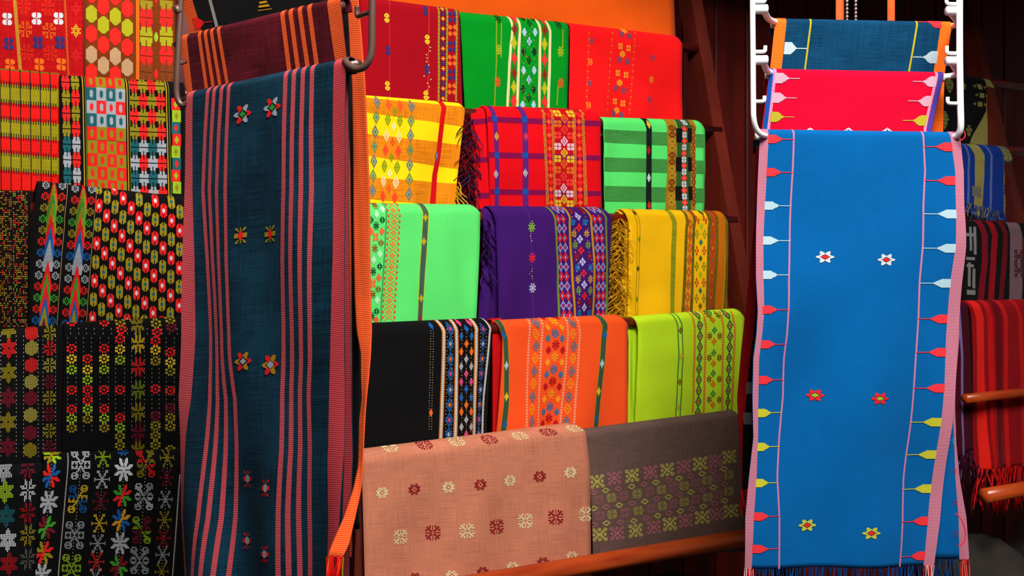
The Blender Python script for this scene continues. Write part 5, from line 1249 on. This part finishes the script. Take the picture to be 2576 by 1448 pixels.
# straps and bead chains hanging behind the navy scarf
M_STR = wood('orange_strap', (190, 62, 12), (232, 96, 26), .5, (3, 3, 30), .3)
M_CHN = plain('bead_chain', (200, 205, 210), .25, .8, .5)
for xx, w, lb in ((2114, 21, 'orange strap hanging behind the navy scarf, left of the bead chains'), (2243, 19, 'orange strap hanging behind the navy scarf, right of the bead chains')):
    top = unp(xx, -260, 2.22); bot = unp(xx, 110, 2.2); w3 = w/F*2.2
    top[2] = 2.37; top[1] = 2.215
    v, f = box(((top[0]+bot[0])/2, 2.213, (top[2]+bot[2])/2), (w3, .004, top[2]-bot[2]), 0, .0015)
    o = new_obj('strap', v, f, M_STR); tag(o, lb, 'strap', 'straps behind the navy scarf')
for xx, lb in ((2131, 'silver bead chain hanging beside the left orange strap'), (2153, 'silver bead chain hanging between the two orange straps')):
    parts = []; x3 = (xx-HX)/F*2.19; z = 2.37
    zb_ = unp(xx, 90, 2.19)[2]
    parts.append(tube([(x3, 2.19, z), (x3, 2.19, (z+zb_)/2), (x3, 2.19, zb_)], .0006, 6))
    while z > zb_:
        parts.append(tube([(x3, 2.19, z+.0032), (x3, 2.19, z+.0022), (x3, 2.19, z), (x3, 2.19, z-.0022), (x3, 2.19, z-.0032)], [.0008, .0026, .0034, .0026, .0008], 8)); z -= .0082
    v, f = join(parts); o = new_obj('bead_chain', v, f, M_CHN, smooth=True); tag(o, lb, 'chain', 'bead chains behind the navy scarf')

# ================================================================ far right rack
c = cloth('folded_cloth', 'black folded cloth with khaki leaf pattern at the top of the right rack', [(2300, 160), (2300, 372)], [(2488, 196), (2504, 226), (2504, 372)], row(1, 0), fab((15, 15, 17), var=.3), G3, seed=70)
KL = (150, 142, 72)
for x, y, w, h in ((2388, 210, 28, 46), (2376, 300, 24, 50), (2420, 215, 30, 26)): c.motif(s_leaf, x, y, w, h, [KL], 'leaf_motif', style='solid', cell=2.4)
KF = fab((150, 142, 76), var=.2, slub=.6)
c.stripe([(2484, 192, 16), (2493, 225, 20), (2492, 280, 22), (2482, 320, 44), (2474, 350, 60)], 20, KF, 'khaki_border')
for x, y, w, h in ((2464, 218, 44, 13), (2470, 240, 44, 12), (2466, 262, 44, 12), (2438, 328, 22, 30)): c.motif(s_leaf, x, y, w, h, [KL], 'leaf_motif', cell=2.4)
c = cloth('folded_cloth', 'royal blue folded cloth with a khaki stripe and tassels on the right rack', [(2392, 357), (2400, 525)], [(2530, 366), (2545, 392), (2543, 570)], row(2, 0), fab((18, 52, 140), var=.2), G3, seed=71)
c.stripe([(2448, 360), (2464, 390), (2465, 440), (2459, 530)], 25, fab((156, 146, 80), var=.2, slub=.6), 'khaki_stripe'); c.stripe([(2428, 362), (2437, 395), (2434, 520)], 5, fab((90, 110, 170)), 'pale_line'); c.stripe([(2480, 364), (2494, 395), (2492, 520)], 5, fab((90, 110, 170)), 'pale_line')
c.stripe([(2522, 366), (2534, 395), (2534, 550)], 20, fab((110, 110, 100), var=.5, slub=.8), 'patterned_border')
for y, cc in ((388, KL), (418, (26, 40, 80)), (448, KL), (478, (26, 40, 80)), (508, KL)): c.motif(s_lobes, 2534, y, 18, 26, [cc], 'floret_motif', off=.0013, cell=2.4)
c.motif(s_full, 2456, 482, 26, 26, [(120, 120, 110)], 'grey_block', off=.001)
fringe(c.root, [c.P(a, .86, .006) for a in np.linspace(.18, .86, 46)], .045, [(30, 60, 150), (150, 140, 80), (22, 44, 110), (90, 100, 130)], seed=16, rad=.002, curl=.012)
c = cloth('folded_cloth', 'black folded cloth with dark red stripes and a greyish pink border on the right rack', [(2392, 551), (2398, 780)], [(2640, 560), (2640, 790)], row(3, 0), fab((16, 15, 17), var=.3), G3, seed=72)
for p, cc, w_ in (([(2462, 553), (2477, 590), (2478, 650), (2468, 750)], (128, 14, 34), 15), ([(2490, 554), (2503, 590), (2500, 650), (2493, 750)], (150, 14, 26), 15), ([(2517, 555), (2530, 590), (2528, 650), (2518, 750)], (104, 14, 26), 12)): c.stripe(p, w_, fab(cc, var=.2), 'red_stripe')
c.stripe([(2548, 556), (2556, 590), (2556, 650), (2554, 750)], 30, fab((120, 92, 100), var=.3), 'pink_border')
for y in (645, 680): c.motif(s_lobes, 2562, y, 22, 34, [(70, 30, 40)], 'floret_motif', off=.001, cell=2.6)
for x, y, w, h in ((2441, 600, 6, 60), (2452, 605, 7, 70), (2436, 590, 24, 8), (2441, 650, 22, 7), (2438, 690, 7, 60), (2450, 700, 7, 50), (2443, 735, 22, 12), (2440, 668, 18, 7)): c.motif(s_full, x, y, w, h, [(140, 140, 138)], 'white_figure', cell=4)
REDS = fab((190, 18, 20), var=.25)
c = cloth('folded_cloth', 'red shawl with bright and dark stripes and long fringe on the right rack', [(2436, 757), (2446, 800), (2450, 1000), (2458, 1180)], [(2700, 750), (2700, 1160)], row(4, -.004), fab((150, 12, 20), var=.2), G3, 'shawl', seed=73, fold=.008, fa=3)
for p, w_, cc in (([(2452, 757), (2465, 800), (2468, 950), (2480, 1180)], 20, (246, 36, 28)), ([(2478, 756), (2492, 800), (2494, 950), (2500, 1180)], 14, (206, 20, 22)), ([(2514, 756), (2530, 800), (2530, 950), (2538, 1180)], 10, (206, 24, 26)), ([(2552, 755), (2568, 800), (2572, 950), (2576, 1180)], 10, (200, 20, 24)), ([(2500, 756), (2512, 800), (2512, 950), (2516, 1180)], 14, (110, 8, 18))): c.stripe(p, w_, fab(cc, var=.15), 'stripe')
fringe(c.root, [c.P(a, 1, 0) for a in np.linspace(.02, .8, 80)], .14, [(236, 30, 28), (190, 16, 20), (150, 12, 18)], seed=17, rad=.0028, curl=.02)
c = cloth('folded_cloth', 'narrow maroon scarf with a lilac line beside the red shawl on the right rack', [(2395, 770), (2400, 1000), (2412, 1150)], [(2434, 760), (2444, 900), (2446, 1130)], row(4, .002), fab((72, 8, 30), var=.2), G3, 'scarf', seed=74, nu=12)
c.stripe([(2412, 765), (2420, 900), (2424, 1140)], 6, fab((140, 110, 170)), 'lilac_line')
fringe(c.root, [c.P(a, 1, 0) for a in np.linspace(.1, .98, 16)], .10, [(140, 110, 170), (90, 30, 70), (70, 10, 34)], seed=18, rad=.002, curl=.015)
